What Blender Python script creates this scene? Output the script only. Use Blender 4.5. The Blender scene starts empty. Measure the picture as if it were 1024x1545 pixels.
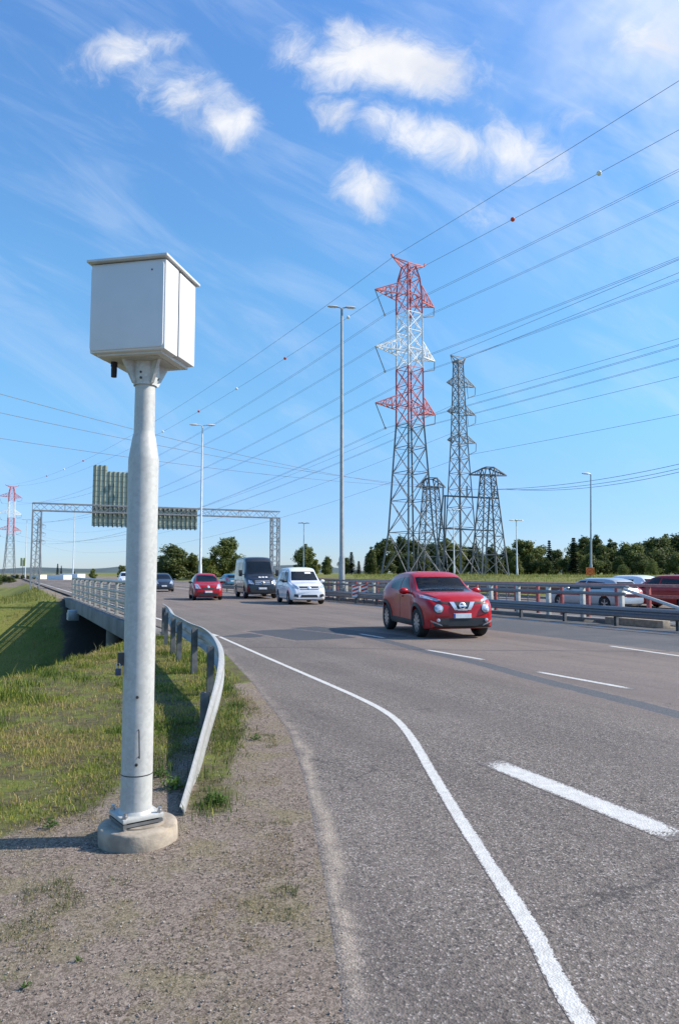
import bpy, bmesh, math, random
import numpy as np
from mathutils import Vector, Matrix
from mathutils.bvhtree import BVHTree
R = math.radians
random.seed(7)
rng = np.random.default_rng(11)
S = bpy.context.scene
col = S.collection

# ------------------------------------------------------------------ camera, sky, sun, exposure
EYE = 1.55
FPX = 1116.0
PITCH = math.atan(91.5 / FPX)
cam_d = bpy.data.cameras.new('camera')
cam = bpy.data.objects.new('camera', cam_d)
col.objects.link(cam)
cam.location = (0, 0, EYE)
cam.rotation_euler = (math.pi / 2 + PITCH, 0, 0)
cam_d.sensor_fit = 'VERTICAL'
cam_d.sensor_height = 36.0
cam_d.lens = FPX / 1545 * 36.0
cam_d.clip_start = 0.1
cam_d.clip_end = 12000
S.camera = cam

SUN_EL, SUN_AZ = R(38), R(3)          # azimuth measured from +X towards +Y
sdir = Vector((math.cos(SUN_EL) * math.cos(SUN_AZ), math.cos(SUN_EL) * math.sin(SUN_AZ), math.sin(SUN_EL)))
sun_d = bpy.data.lights.new('sun', 'SUN')
sun_d.energy = 4.9
sun_d.angle = R(0.5)
sun_d.color = (1.0, 0.925, 0.82)
sun = bpy.data.objects.new('sun', sun_d)
col.objects.link(sun)
sun.rotation_euler = (-sdir).to_track_quat('-Z', 'Y').to_euler()
S.view_settings.view_transform = 'Standard'
S.view_settings.look = 'None'
S.view_settings.gamma = 1
S.view_settings.exposure = 0.42


def ray(px, py):
    up = 772.5 - py
    c, s = math.cos(PITCH), math.sin(PITCH)
    return Vector((px - 512.0, FPX * c - up * s, FPX * s + up * c))


def P(px, py, D):
    d = ray(px, py)
    return Vector((0, 0, EYE)) + d * (D / d.y)


def G(px, py, z=0.0):
    d = ray(px, py)
    return Vector((0, 0, EYE)) + d * ((z - EYE) / d.z)


def proj(p):
    x, y, z = p[0], p[1], p[2] - EYE
    c, s = math.cos(PITCH), math.sin(PITCH)
    f = y * c + z * s
    u = -y * s + z * c
    return 512 + FPX * x / f, 772.5 - FPX * u / f


# ------------------------------------------------------------------ node helpers
class NT:
    def __init__(self, tree):
        self.t = tree
        self.n = tree.nodes
        self.l = tree.links

    def node(self, typ, **kw):
        nd = self.n.new(typ)
        for k, v in kw.items():
            setattr(nd, k, v)
        return nd

    def put(self, sock, v):
        if v is None:
            return
        if hasattr(v, 'is_output'):
            self.l.new(v, sock)
        else:
            sock.default_value = v

    def math(self, op, a, b=None, c=None, clamp=False):
        nd = self.node('ShaderNodeMath', operation=op, use_clamp=clamp)
        for i, v in enumerate((a, b, c)):
            self.put(nd.inputs[i], v)
        return nd.outputs[0]

    def vmath(self, op, a, b=None):
        nd = self.node('ShaderNodeVectorMath', operation=op)
        self.put(nd.inputs[0], a)
        self.put(nd.inputs[1], b)
        return nd.outputs['Value'] if op in ('DOT_PRODUCT', 'LENGTH', 'DISTANCE') else nd.outputs[0]

    def mix(self, f, a, b, blend='MIX'):
        nd = self.node('ShaderNodeMix', data_type='RGBA', blend_type=blend)
        self.put(nd.inputs[0], f)
        for i, v in ((6, a), (7, b)):
            if isinstance(v, tuple) and len(v) == 3:
                v = (*v, 1)
            self.put(nd.inputs[i], v)
        return nd.outputs[2]

    def noise(self, vec, scale, detail=3, rough=.55, dist=0.0):
        nd = self.node('ShaderNodeTexNoise')
        self.put(nd.inputs['Vector'], vec)
        nd.inputs['Scale'].default_value = scale
        nd.inputs['Detail'].default_value = detail
        nd.inputs['Roughness'].default_value = rough
        nd.inputs['Distortion'].default_value = dist
        return nd.outputs[0]

    def voro(self, vec, scale, out='Color', feature='F1'):
        nd = self.node('ShaderNodeTexVoronoi', feature=feature)
        self.put(nd.inputs['Vector'], vec)
        nd.inputs['Scale'].default_value = scale
        return nd.outputs[out]

    def ss(self, v, lo, hi):
        nd = self.node('ShaderNodeMapRange', interpolation_type='SMOOTHSTEP')
        self.put(nd.inputs[0], v)
        nd.inputs[1].default_value = lo
        nd.inputs[2].default_value = hi
        return nd.outputs[0]

    def attr(self, name, out='Fac'):
        nd = self.node('ShaderNodeAttribute', attribute_name=name)
        return nd.outputs[out]

    def sep(self, v):
        nd = self.node('ShaderNodeSeparateXYZ')
        self.put(nd.inputs[0], v)
        return nd.outputs

    def comb(self, x, y, z):
        nd = self.node('ShaderNodeCombineXYZ')
        for i, v in enumerate((x, y, z)):
            self.put(nd.inputs[i], v)
        return nd.outputs[0]

    def bump(self, h, strength, dist):
        nd = self.node('ShaderNodeBump')
        nd.inputs['Strength'].default_value = strength
        nd.inputs['Distance'].default_value = dist
        self.put(nd.inputs['Height'], h)
        return nd.outputs[0]


def new_mat(name):
    m = bpy.data.materials.new(name)
    m.use_nodes = True
    nt = NT(m.node_tree)
    b = m.node_tree.nodes['Principled BSDF']
    return m, nt, b


def mat(name, base, rough=.6, metal=0.0, var=.12, scale=6.0, coat=0.0, bump=0.0, bscale=40.0, spec=.5):
    """a plain surface with procedural unevenness of tone and gloss"""
    m, nt, b = new_mat(name)
    tc = nt.node('ShaderNodeTexCoord').outputs['Object']
    n = nt.noise(tc, scale, 4)
    lo = tuple(c * (1 - var) for c in base)
    hi = tuple(min(1, c * (1 + var)) for c in base)
    nt.put(b.inputs['Base Color'], nt.mix(nt.ss(n, .3, .7), lo, hi))
    nt.put(b.inputs['Roughness'], nt.math('MULTIPLY_ADD', n, .16, rough - .08))
    b.inputs['Metallic'].default_value = metal
    b.inputs['Coat Weight'].default_value = coat
    b.inputs['Coat Roughness'].default_value = .06
    b.inputs['Specular IOR Level'].default_value = spec
    if bump:
        nt.put(b.inputs['Normal'], nt.bump(nt.noise(tc, bscale, 3), .5, bump))
    return m


# ------------------------------------------------------------------ world: sky with a cloud layer
w = bpy.data.worlds.new('World')
S.world = w
w.use_nodes = True
nt = NT(w.node_tree)
bg = w.node_tree.nodes['Background']
sky = nt.node('ShaderNodeTexSky', sky_type='NISHITA', sun_disc=False)
sky.sun_elevation = SUN_EL
sky.sun_rotation = math.pi / 2 - SUN_AZ
sky.altitude = 0
sky.air_density = 1.0
sky.dust_density = .15
sky.ozone_density = 1.2
hsv = nt.node('ShaderNodeHueSaturation')
hsv.inputs['Saturation'].default_value = 1.0
hsv.inputs['Value'].default_value = 1.1
nt.l.new(sky.outputs[0], hsv.inputs['Color'])
gen = nt.node('ShaderNodeTexCoord').outputs['Generated']
gx, gy, gz = nt.sep(gen)
yy = nt.math('MAXIMUM', gy, .05)
qx = nt.math('DIVIDE', gx, yy)
qz = nt.math('DIVIDE', gz, yy)
q = nt.comb(qx, qz, 0.0)
warp = nt.node('ShaderNodeTexNoise')
nt.put(warp.inputs['Vector'], q)
warp.inputs['Scale'].default_value = 10
warp.inputs['Detail'].default_value = 5
wv = nt.vmath('SUBTRACT', warp.outputs['Color'], (.5, .5, .5))
sc_ = nt.node('ShaderNodeVectorMath', operation='SCALE')
nt.put(sc_.inputs[0], wv)
sc_.inputs['Scale'].default_value = .085
qw = nt.vmath('ADD', q, sc_.outputs[0])
qwx, qwz, _ = nt.sep(qw)
CLOUDS = [  # centre and radii of each cloud as seen from the road, tilt, density
    (180, 80, 80, 50, -8, 1.0), (240, 62, 52, 34, -10, .7), (225, 120, 70, 50, 30, .8), (282, 152, 92, 46, 32, .85), (340, 182, 60, 44, 32, 1.0),
    (585, 100, 132, 52, 5, 1.35), (540, 62, 66, 40, 0, 1.0), (650, 108, 70, 34, 5, .95), (455, 75, 52, 46, 0, .66),
    (505, 172, 44, 36, 0, .82), (655, 215, 92, 46, 15, 1.15), (590, 190, 55, 30, 10, .75), (715, 226, 52, 34, 10, .75),
    (792, 218, 78, 58, 20, .88), (850, 185, 50, 32, -20, .62), (550, 286, 60, 38, 18, .95),
    (985, 62, 66, 62, 0, .8), (735, 320, 85, 34, 0, .5), (750, 160, 50, 28, 10, .5),
]
tot = None
for (cx, cy, rx, ry, tilt, dens) in CLOUDS:
    d = ray(cx, cy)
    c0, c1 = d.x / d.y, d.z / d.y
    dx = nt.math('SUBTRACT', qwx, c0)
    dz = nt.math('SUBTRACT', qwz, c1)
    ct, st = math.cos(R(tilt)), math.sin(R(tilt))
    kx, kz = FPX / rx * .9, FPX / ry * .9
    a = nt.math('MULTIPLY_ADD', dx, ct * kx, nt.math('MULTIPLY', dz, -st * kx))
    b_ = nt.math('MULTIPLY_ADD', dx, st * kz, nt.math('MULTIPLY', dz, ct * kz))
    r2 = nt.math('MULTIPLY_ADD', a, a, nt.math('MULTIPLY', b_, b_))
    g_ = nt.math('MULTIPLY', nt.math('EXPONENT', nt.math('MULTIPLY', r2, -1.0)), dens)
    tot = g_ if tot is None else nt.math('MAXIMUM', tot, g_)
fine = nt.noise(qw, 13, 10, .68, .8)
puff = nt.ss(nt.math('ADD', tot, nt.math('MULTIPLY_ADD', fine, 1.55, -.83)), .18, 1.22)
puff = nt.math('MULTIPLY', puff, nt.ss(tot, .08, .4))
# thin high streaks, denser towards the upper right
rot = nt.node('ShaderNodeVectorRotate', rotation_type='Z_AXIS')
nt.put(rot.inputs['Vector'], q)
rot.inputs['Angle'].default_value = R(32)
mp = nt.vmath('MULTIPLY', rot.outputs[0], (1.2, 5.0, 1))
streak = nt.ss(nt.noise(mp, 2.6, 6, .6, .6), .44, .80)
hz = nt.noise(q, 2.8, 5, .6, .5)
right = nt.math('MULTIPLY', nt.ss(qx, .10, .44), nt.ss(qz, .28, .62))
veil = nt.math('MULTIPLY_ADD', streak, .30, nt.math('MULTIPLY', right, nt.ss(hz, .30, .72)))
veil = nt.math('MINIMUM', nt.math('MULTIPLY', veil, .95), .8)
front = nt.ss(gy, .05, .15)
puff = nt.math('MULTIPLY', puff, front)
veil = nt.math('MULTIPLY', veil, nt.math('MULTIPLY', front, nt.ss(gz, .02, .2)))
shade = nt.ss(nt.noise(qw, 9, 3, .5), .3, .7)
ccol = nt.mix(shade, (5.6, 5.9, 6.6), (7.2, 7.25, 7.4))
ramp = nt.node('ShaderNodeValToRGB')
nt.put(ramp.inputs[0], gz)
els = ramp.color_ramp.elements
stops = [(0.0, (.54, .575, .80)), (.065, (.51, .585, .78)), (.12, (.58, .67, .82)), (.21, (.70, .87, .88)), (.37, (.80, 1.05, 1.06)), (.62, (.86, 1.10, 1.25))]
while len(els) < len(stops):
    els.new(.5)
for e_, (ps, cc) in zip(els, stops):
    e_.position = ps
    e_.color = (cc[0] * .5, cc[1] * 1.22 * .5, cc[2] * 1.42 * .5, 1)
blue = nt.mix(1.0, hsv.outputs[0], ramp.outputs[0], 'MULTIPLY')
blue = nt.mix(1.0, blue, (2, 2, 2), 'MULTIPLY')
base_sky = nt.mix(veil, blue, (5.6, 6.4, 7.8))
fin = nt.mix(puff, base_sky, ccol)
nt.l.new(fin, bg.inputs['Color'])
bg.inputs['Strength'].default_value = .105


# ------------------------------------------------------------------ mesh helpers
class MB:
    def __init__(self):
        self.v = []
        self.f = []

    def add(self, vs, fs):
        o = len(self.v)
        self.v += [tuple(x) for x in vs]
        self.f += [tuple(i + o for i in f) for f in fs]
        return self

    def box(self, c, s, rz=0.0, rot=None):
        c = Vector(c)
        M = rot if rot else Matrix.Rotation(rz, 3, 'Z')
        vs = [c + M @ Vector((x * s[0] / 2, y * s[1] / 2, z * s[2] / 2)) for z in (-1, 1) for y in (-1, 1) for x in (-1, 1)]
        return self.add(vs, [(0, 2, 3, 1), (4, 5, 7, 6), (0, 1, 5, 4), (2, 6, 7, 3), (0, 4, 6, 2), (1, 3, 7, 5)])

    def bar(self, p, q, wd, hd=None):
        """square bar from p to q"""
        p, q = Vector(p), Vector(q)
        d = q - p
        L = d.length
        if L < 1e-6:
            return self
        M = d.to_track_quat('Z', 'Y').to_matrix()
        return self.box((p + q) / 2, (wd, hd or wd, L), rot=M)

    def tube(self, pts, rad, n=8, cap=True):
        pts = [Vector(p) for p in pts]
        m = len(pts)
        rads = rad if isinstance(rad, (list, tuple)) else [rad] * m
        vs, fs = [], []
        ref = None
        for i, p in enumerate(pts):
            t = (pts[min(i + 1, m - 1)] - pts[max(i - 1, 0)]).normalized()
            if ref is None:
                ref = t.orthogonal().normalized()
            a = (ref - t * ref.dot(t)).normalized()
            ref = a
            b = t.cross(a)
            for k in range(n):
                an = 2 * math.pi * k / n
                vs.append(p + (a * math.cos(an) + b * math.sin(an)) * rads[i])
        for i in range(m - 1):
            for k in range(n):
                k2 = (k + 1) % n
                fs.append((i * n + k, i * n + k2, (i + 1) * n + k2, (i + 1) * n + k))
        if cap:
            fs.append(tuple(range(n - 1, -1, -1)))
            fs.append(tuple(range((m - 1) * n, m * n)))
        return self.add(vs, fs)

    def lathe(self, prof, n=32, c=(0, 0, 0), axis='Z', cap=True):
        vs, fs = [], []
        for (r, z) in prof:
            for k in range(n):
                a = 2 * math.pi * k / n
                if axis == 'Z':
                    vs.append((c[0] + r * math.cos(a), c[1] + r * math.sin(a), c[2] + z))
                elif axis == 'X':
                    vs.append((c[0] + z, c[1] + r * math.cos(a), c[2] + r * math.sin(a)))
                else:
                    vs.append((c[0] - r * math.cos(a), c[1] + z, c[2] + r * math.sin(a)))
        m = len(prof)
        for i in range(m - 1):
            for k in range(n):
                k2 = (k + 1) % n
                fs.append((i * n + k, i * n + k2, (i + 1) * n + k2, (i + 1) * n + k))
        if cap:
            fs.append(tuple(range(n - 1, -1, -1)))
            fs.append(tuple(range((m - 1) * n, m * n)))
        return self.add(vs, fs)

    def prism(self, out, z0, z1):
        n = len(out)
        vs = [(x, y, z0) for x, y in out] + [(x, y, z1) for x, y in out]
        fs = [tuple(range(n - 1, -1, -1)), tuple(range(n, 2 * n))] + [(i, (i + 1) % n, n + (i + 1) % n, n + i) for i in range(n)]
        return self.add(vs, fs)

    def sweep(self, path, prof, scale=None):
        """prof: closed list of (offset to the right of travel, height); path points carry the base height"""
        path = [Vector(p) for p in path]
        m, n = len(path), len(prof)
        vs, fs = [], []
        for i, p in enumerate(path):
            t = path[min(i + 1, m - 1)] - path[max(i - 1, 0)]
            t.z = 0
            t.normalize()
            r = Vector((t.y, -t.x, 0))
            so, sh = scale[i] if scale else (1, 1)
            for (o, h) in prof:
                vs.append(p + r * o * so + Vector((0, 0, h * sh)))
        for i in range(m - 1):
            for k in range(n):
                k2 = (k + 1) % n
                fs.append((i * n + k, i * n + k2, (i + 1) * n + k2, (i + 1) * n + k))
        fs.append(tuple(range(n - 1, -1, -1)))
        fs.append(tuple(range((m - 1) * n, m * n)))
        return self.add(vs, fs)

    def grid(self, pts):
        """pts[i][j] -> quads"""
        m, n = len(pts), len(pts[0])
        vs = [p for row in pts for p in row]
        fs = [(i * n + j, i * n + j + 1, (i + 1) * n + j + 1, (i + 1) * n + j) for i in range(m - 1) for j in range(n - 1)]
        return self.add(vs, fs)

    def build(self, name, m, parent=None, smooth=False, bevel=0.0, sharp=40, org=None):
        me = bpy.data.meshes.new(name)
        vs = self.v
        if org is not None:
            vs = [(x - org[0], y - org[1], z - org[2]) for x, y, z in vs]
        me.from_pydata(vs, [], self.f)
        bm = bmesh.new()
        bm.from_mesh(me)
        bmesh.ops.recalc_face_normals(bm, faces=bm.faces)
        if bevel:
            es = [e for e in bm.edges if len(e.link_faces) == 2 and e.calc_face_angle(0) > .5]
            bmesh.ops.bevel(bm, geom=es, offset=bevel, segments=2, affect='EDGES', profile=.6)
        bm.to_mesh(me)
        bm.free()
        if smooth or bevel:
            me.polygons.foreach_set('use_smooth', [True] * len(me.polygons))
            me.set_sharp_from_angle(angle=R(sharp))
        for mm in (m if isinstance(m, (list, tuple)) else [m]):
            me.materials.append(mm)
        o = bpy.data.objects.new(name, me)
        col.objects.link(o)
        if parent:
            o.parent = parent
        return o


def tag(o, label=None, cat=None, group=None, kind=None):
    if label:
        o['label'] = label
    if cat:
        o['category'] = cat
    if group:
        o['group'] = group
    if kind:
        o['kind'] = kind
    return o


def thing(name, label, cat, loc=(0, 0, 0), rz=0.0, group=None):
    o = bpy.data.objects.new(name, None)
    col.objects.link(o)
    o.location = loc
    o.rotation_euler = (0, 0, rz)
    o.empty_display_size = .2
    return tag(o, label, cat, group)


def copy_tree(o, parent=None):
    c = o.copy()
    col.objects.link(c)
    if parent:
        c.parent = parent
    for ch in o.children:
        copy_tree(ch, c)
    return c


def np_mesh(name, verts, tris, m, attrs=None, smooth=False):
    me = bpy.data.meshes.new(name)
    verts = np.asarray(verts, np.float32)
    tris = np.asarray(tris, np.int32)
    k = tris.shape[1]
    me.vertices.add(len(verts))
    me.vertices.foreach_set('co', verts.ravel())
    me.loops.add(tris.size)
    me.loops.foreach_set('vertex_index', tris.ravel())
    me.polygons.add(len(tris))
    me.polygons.foreach_set('loop_start', np.arange(0, tris.size, k, dtype=np.int32))
    me.update(calc_edges=True)
    me.validate()
    for an, arr in (attrs or {}).items():
        if arr.ndim == 1:
            a = me.attributes.new(an, 'FLOAT', 'POINT')
            a.data.foreach_set('value', arr.astype(np.float32))
        else:
            a = me.attributes.new(an, 'FLOAT_COLOR', 'POINT')
            a.data.foreach_set('color', arr.astype(np.float32).ravel())
    if smooth:
        me.polygons.foreach_set('use_smooth', np.ones(len(tris), bool))
    me.materials.append(m)
    return me


def link(name, me, parent=None):
    o = bpy.data.objects.new(name, me)
    col.objects.link(o)
    if parent:
        o.parent = parent
    return o


# ------------------------------------------------------------------ road frame: u along the motorway, v to its right
SA, CA = math.sin(R(24.2)), math.cos(R(24.2))
ROT = R(24.2)


def uv(u, v, z=0.0):
    return Vector((-SA * u + CA * v, CA * u + SA * v, z))


def to_uv(x, y):
    return -SA * x + CA * y, CA * x + SA * y


RAIL0 = [(4.7, -.985), (5.2, -1.03), (6, -1.11), (7, -1.21), (8, -1.31), (9, -1.45), (10, -1.70), (11.2, -2.06), (12.2, -2.44), (13.6, -2.9), (15.2, -3.42), (18, -4.15), (20, -4.75)]
RAIL = [(y + .18, x * (1 + .18 / y)) for y, x in RAIL0]
ASPH = [(-30, 1.2), (0, .12), (2.65, .0), (3.76, -.085), (5.68, -.28), (7.48, -.53), (8.98, -.88), (10.7, -1.27), (12.7, -1.78), (15.8, -2.58), (20, -4.45)]


def asph_x(y):
    base = (4.08 - SA * y) / CA
    return np.where(y > 20, base, np.interp(y, [a for a, b in ASPH], [b for a, b in ASPH]))


def rail_x(y):
    return np.interp(y, [a for a, b in RAIL], [b for a, b in RAIL])


def sstep(x, a, b):
    t = np.clip((x - a) / (b - a), 0, 1)
    return t * t * (3 - 2 * t)


V2 = 19.0      # left edge of the far carriageway


def terrain_z(x, y):
    x = np.asarray(x, float)
    y = np.asarray(y, float)
    u = -SA * x + CA * y
    v = CA * x + SA * y
    z = np.full(x.shape, -.004)
    # left bank falls gently away from the road
    dl = np.maximum(0, asph_x(y) - x - 1.2)
    z = z - .012 * np.minimum(dl, 8)
    # sheets: the road corridor lies below its own surface sheets
    zr = np.where((v > 17.0) & (u > -60), -.12, z)
    z = np.where(v > 16.9, zr, z)
    # ground beyond the far carriageway rises to a low grass bank
    bank = 1.25 * sstep(v, 33, 48)
    z = np.where(v > 32, -.12 + bank, z)
    # underpass cut
    un = np.where(v > 3.2, 19.0, np.where(v > 0, 12.3 + (np.maximum(v, 0) / 3.2) ** 1.2 * 6.7, 12.3 + v * .25))
    un = np.maximum(un, 8.5)
    uf = np.where(v > 3.2, 46.5, 46.5 + (3.2 - v) * .25)
    d = np.minimum(u - un, uf - u)
    cut = np.where(d > 0, -(np.sqrt(d * d + .25) - .5) / 1.5, 0)
    z = z + np.maximum(cut, -6.3)
    # far left ground lies lower than the motorway
    low = -(.35 * sstep(u, 44, 50) + 1.0 * sstep(u, 50, 105) + 1.1 * sstep(u, 105, 170)) * (1 - sstep(v, 0, 3.2))
    z = z + low
    z = np.where((v > 3.2) & (v < 32) & (u > 47.5), -.12, z)
    r = np.hypot(x, y)
    z = z - .0 * r
    return z


# ------------------------------------------------------------------ materials
def ground_material():
    m, nt, b = new_mat('ground_soil_and_grass')
    tc = nt.node('ShaderNodeTexCoord').outputs['Object']
    g = nt.attr('grass')
    near = nt.attr('near')
    underpass_shade = nt.attr('underpass_shade')
    n1 = nt.noise(tc, 1.3, 5, .6)
    n2 = nt.noise(tc, 9, 4, .6)
    mask = nt.ss(nt.math('ADD', g, nt.math('MULTIPLY_ADD', n1, .7, nt.math('MULTIPLY_ADD', n2, .5, -.6))), .35, .65)
    # gravel: stones of differing tone in dusty earth
    jit = nt.node('ShaderNodeTexNoise')
    nt.put(jit.inputs['Vector'], tc)
    jit.inputs['Scale'].default_value = 60
    off = nt.vmath('MULTIPLY', nt.vmath('SUBTRACT', jit.outputs['Color'], (.5, .5, .5)), (.02, .02, .02))
    tj = nt.vmath('ADD', tc, off)
    v1 = nt.sep(nt.voro(tj, 75))[0]
    v2 = nt.sep(nt.voro(tj, 165))[1]
    v3 = nt.noise(tc, 170, 4, .7)
    tone = nt.math('MULTIPLY_ADD', v1, .4, nt.math('MULTIPLY_ADD', v2, .35, nt.math('MULTIPLY', nt.ss(v3, .3, .7), .25)))
    stone = nt.mix(nt.ss(tone, .12, .88), (.062, .046, .034), (.375, .30, .24))
    dust = nt.mix(nt.ss(n2, .35, .65), (.205, .16, .125), (.29, .235, .19))
    grav = nt.mix(nt.ss(nt.noise(tc, 2.2, 5, .65), .35, .62), stone, nt.mix(.68, dust, stone))
    grav = nt.mix(nt.math('MULTIPLY', nt.ss(nt.noise(tc, 26, 4, .7), .57, .72), .6), grav, (.10, .085, .07))
    grav = nt.mix(nt.math('MULTIPLY', nt.ss(nt.noise(tc, 1.9, 6, .7), .46, .64), .6), grav, nt.mix(v2, (.13, .115, .05), (.30, .25, .14)))
    # grassed soil
    n3 = nt.noise(tc, .55, 5, .65)
    n4 = nt.noise(tc, 22, 5, .7)
    gr = nt.mix(nt.ss(n3, .38, .62), (.12, .15, .028), (.225, .195, .055))
    gr = nt.mix(nt.ss(nt.noise(tc, .13, 4, .6), .35, .65), gr, (.21, .225, .045))
    gr = nt.mix(nt.math('MULTIPLY', nt.ss(n4, .42, .62), .55), gr, (.055, .06, .02))
    gr = nt.mix(nt.math('MULTIPLY', nt.ss(nt.noise(tc, 3.1, 5, .7), .55, .72), .6), gr, (.27, .22, .11))
    soil = nt.mix(nt.ss(n4, .3, .7), (.06, .055, .025), (.15, .125, .065))
    soil = nt.mix(nt.ss(nt.noise(tc, 2.6, 5, .65), .42, .62), soil, nt.mix(n2, (.09, .115, .025), (.19, .20, .042)))
    gr = nt.mix(near, gr, soil)
    grav = nt.mix(underpass_shade, grav, nt.mix(n4, (.03, .027, .022), (.075, .066, .055)))  # earth under the bridge darkened, so its colour carries the underpass shade
    nt.put(b.inputs['Base Color'], nt.mix(mask, grav, gr))
    b.inputs['Roughness'].default_value = .95
    b.inputs['Specular IOR Level'].default_value = .2
    hh = nt.math('MULTIPLY_ADD', v3, 1.0, nt.math('MULTIPLY_ADD', n4, .9, nt.math('MULTIPLY', v1, .4)))
    nt.put(b.inputs['Normal'], nt.bump(hh, .65, .012))
    return m


def road_material():
    m, nt, b = new_mat('weathered_asphalt')
    tc = nt.node('ShaderNodeTexCoord').outputs['Object']
    e = nt.attr('dust')
    v = nt.vmath('DOT_PRODUCT', tc, (CA, SA, 0))
    u = nt.vmath('DOT_PRODUCT', tc, (-SA, CA, 0))
    big = nt.noise(tc, .35, 5, .6)
    mid = nt.noise(tc, 2.4, 5, .65)
    c1 = nt.sep(nt.voro(tc, 105))
    c2 = nt.sep(nt.voro(tc, 62))
    tone = nt.math('MULTIPLY_ADD', c1[0], .6, nt.math('MULTIPLY', c2[1], .4))
    brown = nt.mix(tone, (.055, .0445, .036), (.235, .197, .165))
    brown = nt.mix(nt.math('MULTIPLY', nt.ss(c1[2], .86, .95), .8), brown, (.42, .37, .33))
    brown = nt.mix(nt.math('MULTIPLY', nt.ss(c2[2], .90, .97), .8), brown, (.035, .03, .03))
    # the through lanes are redder and worn paler; the lane by the median was resurfaced in grey
    red = nt.mix(tone, (.115, .087, .071), (.27, .217, .18))
    wv_ = nt.math('MULTIPLY_ADD', mid, .5, v)
    lanes = nt.ss(wv_, 5.4, 8.2)
    c = nt.mix(lanes, brown, red)
    # wheel tracks along the lanes
    st = nt.noise(nt.comb(nt.math('MULTIPLY', v, 1.1), nt.math('MULTIPLY', u, .06), 0.0), 1.0, 4, .6)
    c = nt.mix(nt.math('MULTIPLY', nt.ss(st, .38, .68), .46), c, (.09, .073, .064))
    grey = nt.mix(tone, (.052, .053, .055), (.120, .122, .124))
    g3 = nt.math('MULTIPLY', nt.ss(nt.math('MULTIPLY_ADD', mid, .12, v), 12.02, 12.16), nt.ss(u, 26, 22))
    g3 = nt.math('MULTIPLY', nt.ss(nt.math('MULTIPLY_ADD', mid, .12, v), 12.02, 12.16), nt.math('SUBTRACT', 1.0, nt.ss(u, 20, 27)))
    c = nt.mix(g3, c, grey)
    # tonal unevenness and fine cracks
    c = nt.mix(nt.math('MULTIPLY', nt.ss(big, .42, .66), .22), c, (.24, .2, .172))
    cr = nt.voro(nt.vmath('ADD', tc, nt.vmath('MULTIPLY', nt.comb(mid, big, 0.0), (1.6, 1.6, 0))), .55, 'Distance', 'DISTANCE_TO_EDGE')
    crm = nt.math('MULTIPLY', nt.math('SUBTRACT', 1.0, nt.ss(cr, .0, .009)), nt.ss(nt.noise(tc, .30, 3), .49, .58))
    c = nt.mix(nt.math('MULTIPLY', crm, .75), c, (.04, .035, .033))
    dr_ = nt.noise(nt.comb(nt.math('MULTIPLY', v, 2.2), nt.math('MULTIPLY', u, .5), 0.0), 1.7, 5, .7)
    c = nt.mix(nt.math('MULTIPLY', nt.ss(dr_, .60, .74), .4), c, (.05, .043, .038))
    # blown gravel and dust along the left edge
    n2 = nt.noise(tc, 7, 5, .7)
    dm = nt.ss(nt.math('ADD', e, nt.math('MULTIPLY_ADD', n2, .9, nt.math('MULTIPLY_ADD', mid, .6, -.75))), .40, .75)
    s1 = nt.sep(nt.voro(tc, 85))[0]
    grav = nt.mix(nt.math('MULTIPLY_ADD', s1, .55, nt.math('MULTIPLY', c1[1], .45)), (.075, .06, .048), (.38, .315, .262))
    c = nt.mix(dm, c, grav)
    sd_ = nt.math('MULTIPLY', nt.attr('sand'), nt.ss(n2, .25, .6))
    c = nt.mix(nt.math('MULTIPLY', sd_, .95), c, nt.mix(s1, (.27, .22, .165), (.42, .35, .28)))
    nt.put(b.inputs['Base Color'], c)
    nt.put(b.inputs['Roughness'], nt.math('MULTIPLY_ADD', tone, .12, .78))
    b.inputs['Specular IOR Level'].default_value = .35
    nt.put(b.inputs['Normal'], nt.bump(nt.math('ADD', nt.voro(tc, 105, 'Distance'), nt.math('MULTIPLY', tone, .3)), .6, .006))
    return m


def paint_material():
    m, nt, b = new_mat('worn_white_road_paint')
    tc = nt.node('ShaderNodeTexCoord').outputs['Object']
    c1 = nt.sep(nt.voro(tc, 105))
    e = nt.attr('edge')
    n = nt.noise(tc, 14, 5, .75)
    n0 = nt.noise(tc, 2.1, 4, .6)
    wear = nt.math('ADD', nt.math('MULTIPLY_ADD', c1[0], .35, nt.math('MULTIPLY', n, .75)), nt.math('MULTIPLY_ADD', e, .62, nt.math('MULTIPLY', n0, .35)))
    f = nt.ss(wear, 1.03, 1.15)
    paint = nt.mix(nt.ss(n, .3, .7), (.47, .45, .405), (.64, .62, .57))
    asp = nt.mix(c1[1], (.06, .048, .04), (.23, .19, .165))
    nt.put(b.inputs['Base Color'], nt.mix(f, paint, asp))
    b.inputs['Roughness'].default_value = .7
    nt.put(b.inputs['Normal'], nt.bump(nt.voro(tc, 105, 'Distance'), .5, .005))
    return m


def dark_patch_material(lo, hi, name):
    m, nt, b = new_mat(name)
    tc = nt.node('ShaderNodeTexCoord').outputs['Object']
    c1 = nt.sep(nt.voro(tc, 105))
    e = nt.attr('edge')
    n = nt.noise(tc, 5, 6, .75)
    asp = nt.mix(c1[1], (.115, .084, .071), (.27, .21, .178))
    dk = nt.mix(c1[0], lo, hi)
    f = nt.ss(nt.math('ADD', nt.math('MULTIPLY', n, .9), nt.math('MULTIPLY', e, .6)), .82, .95)
    nt.put(b.inputs['Base Color'], nt.mix(f, dk, asp))
    b.inputs['Roughness'].default_value = .75
    nt.put(b.inputs['Normal'], nt.bump(nt.voro(tc, 105, 'Distance'), .5, .005))
    return m


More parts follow.
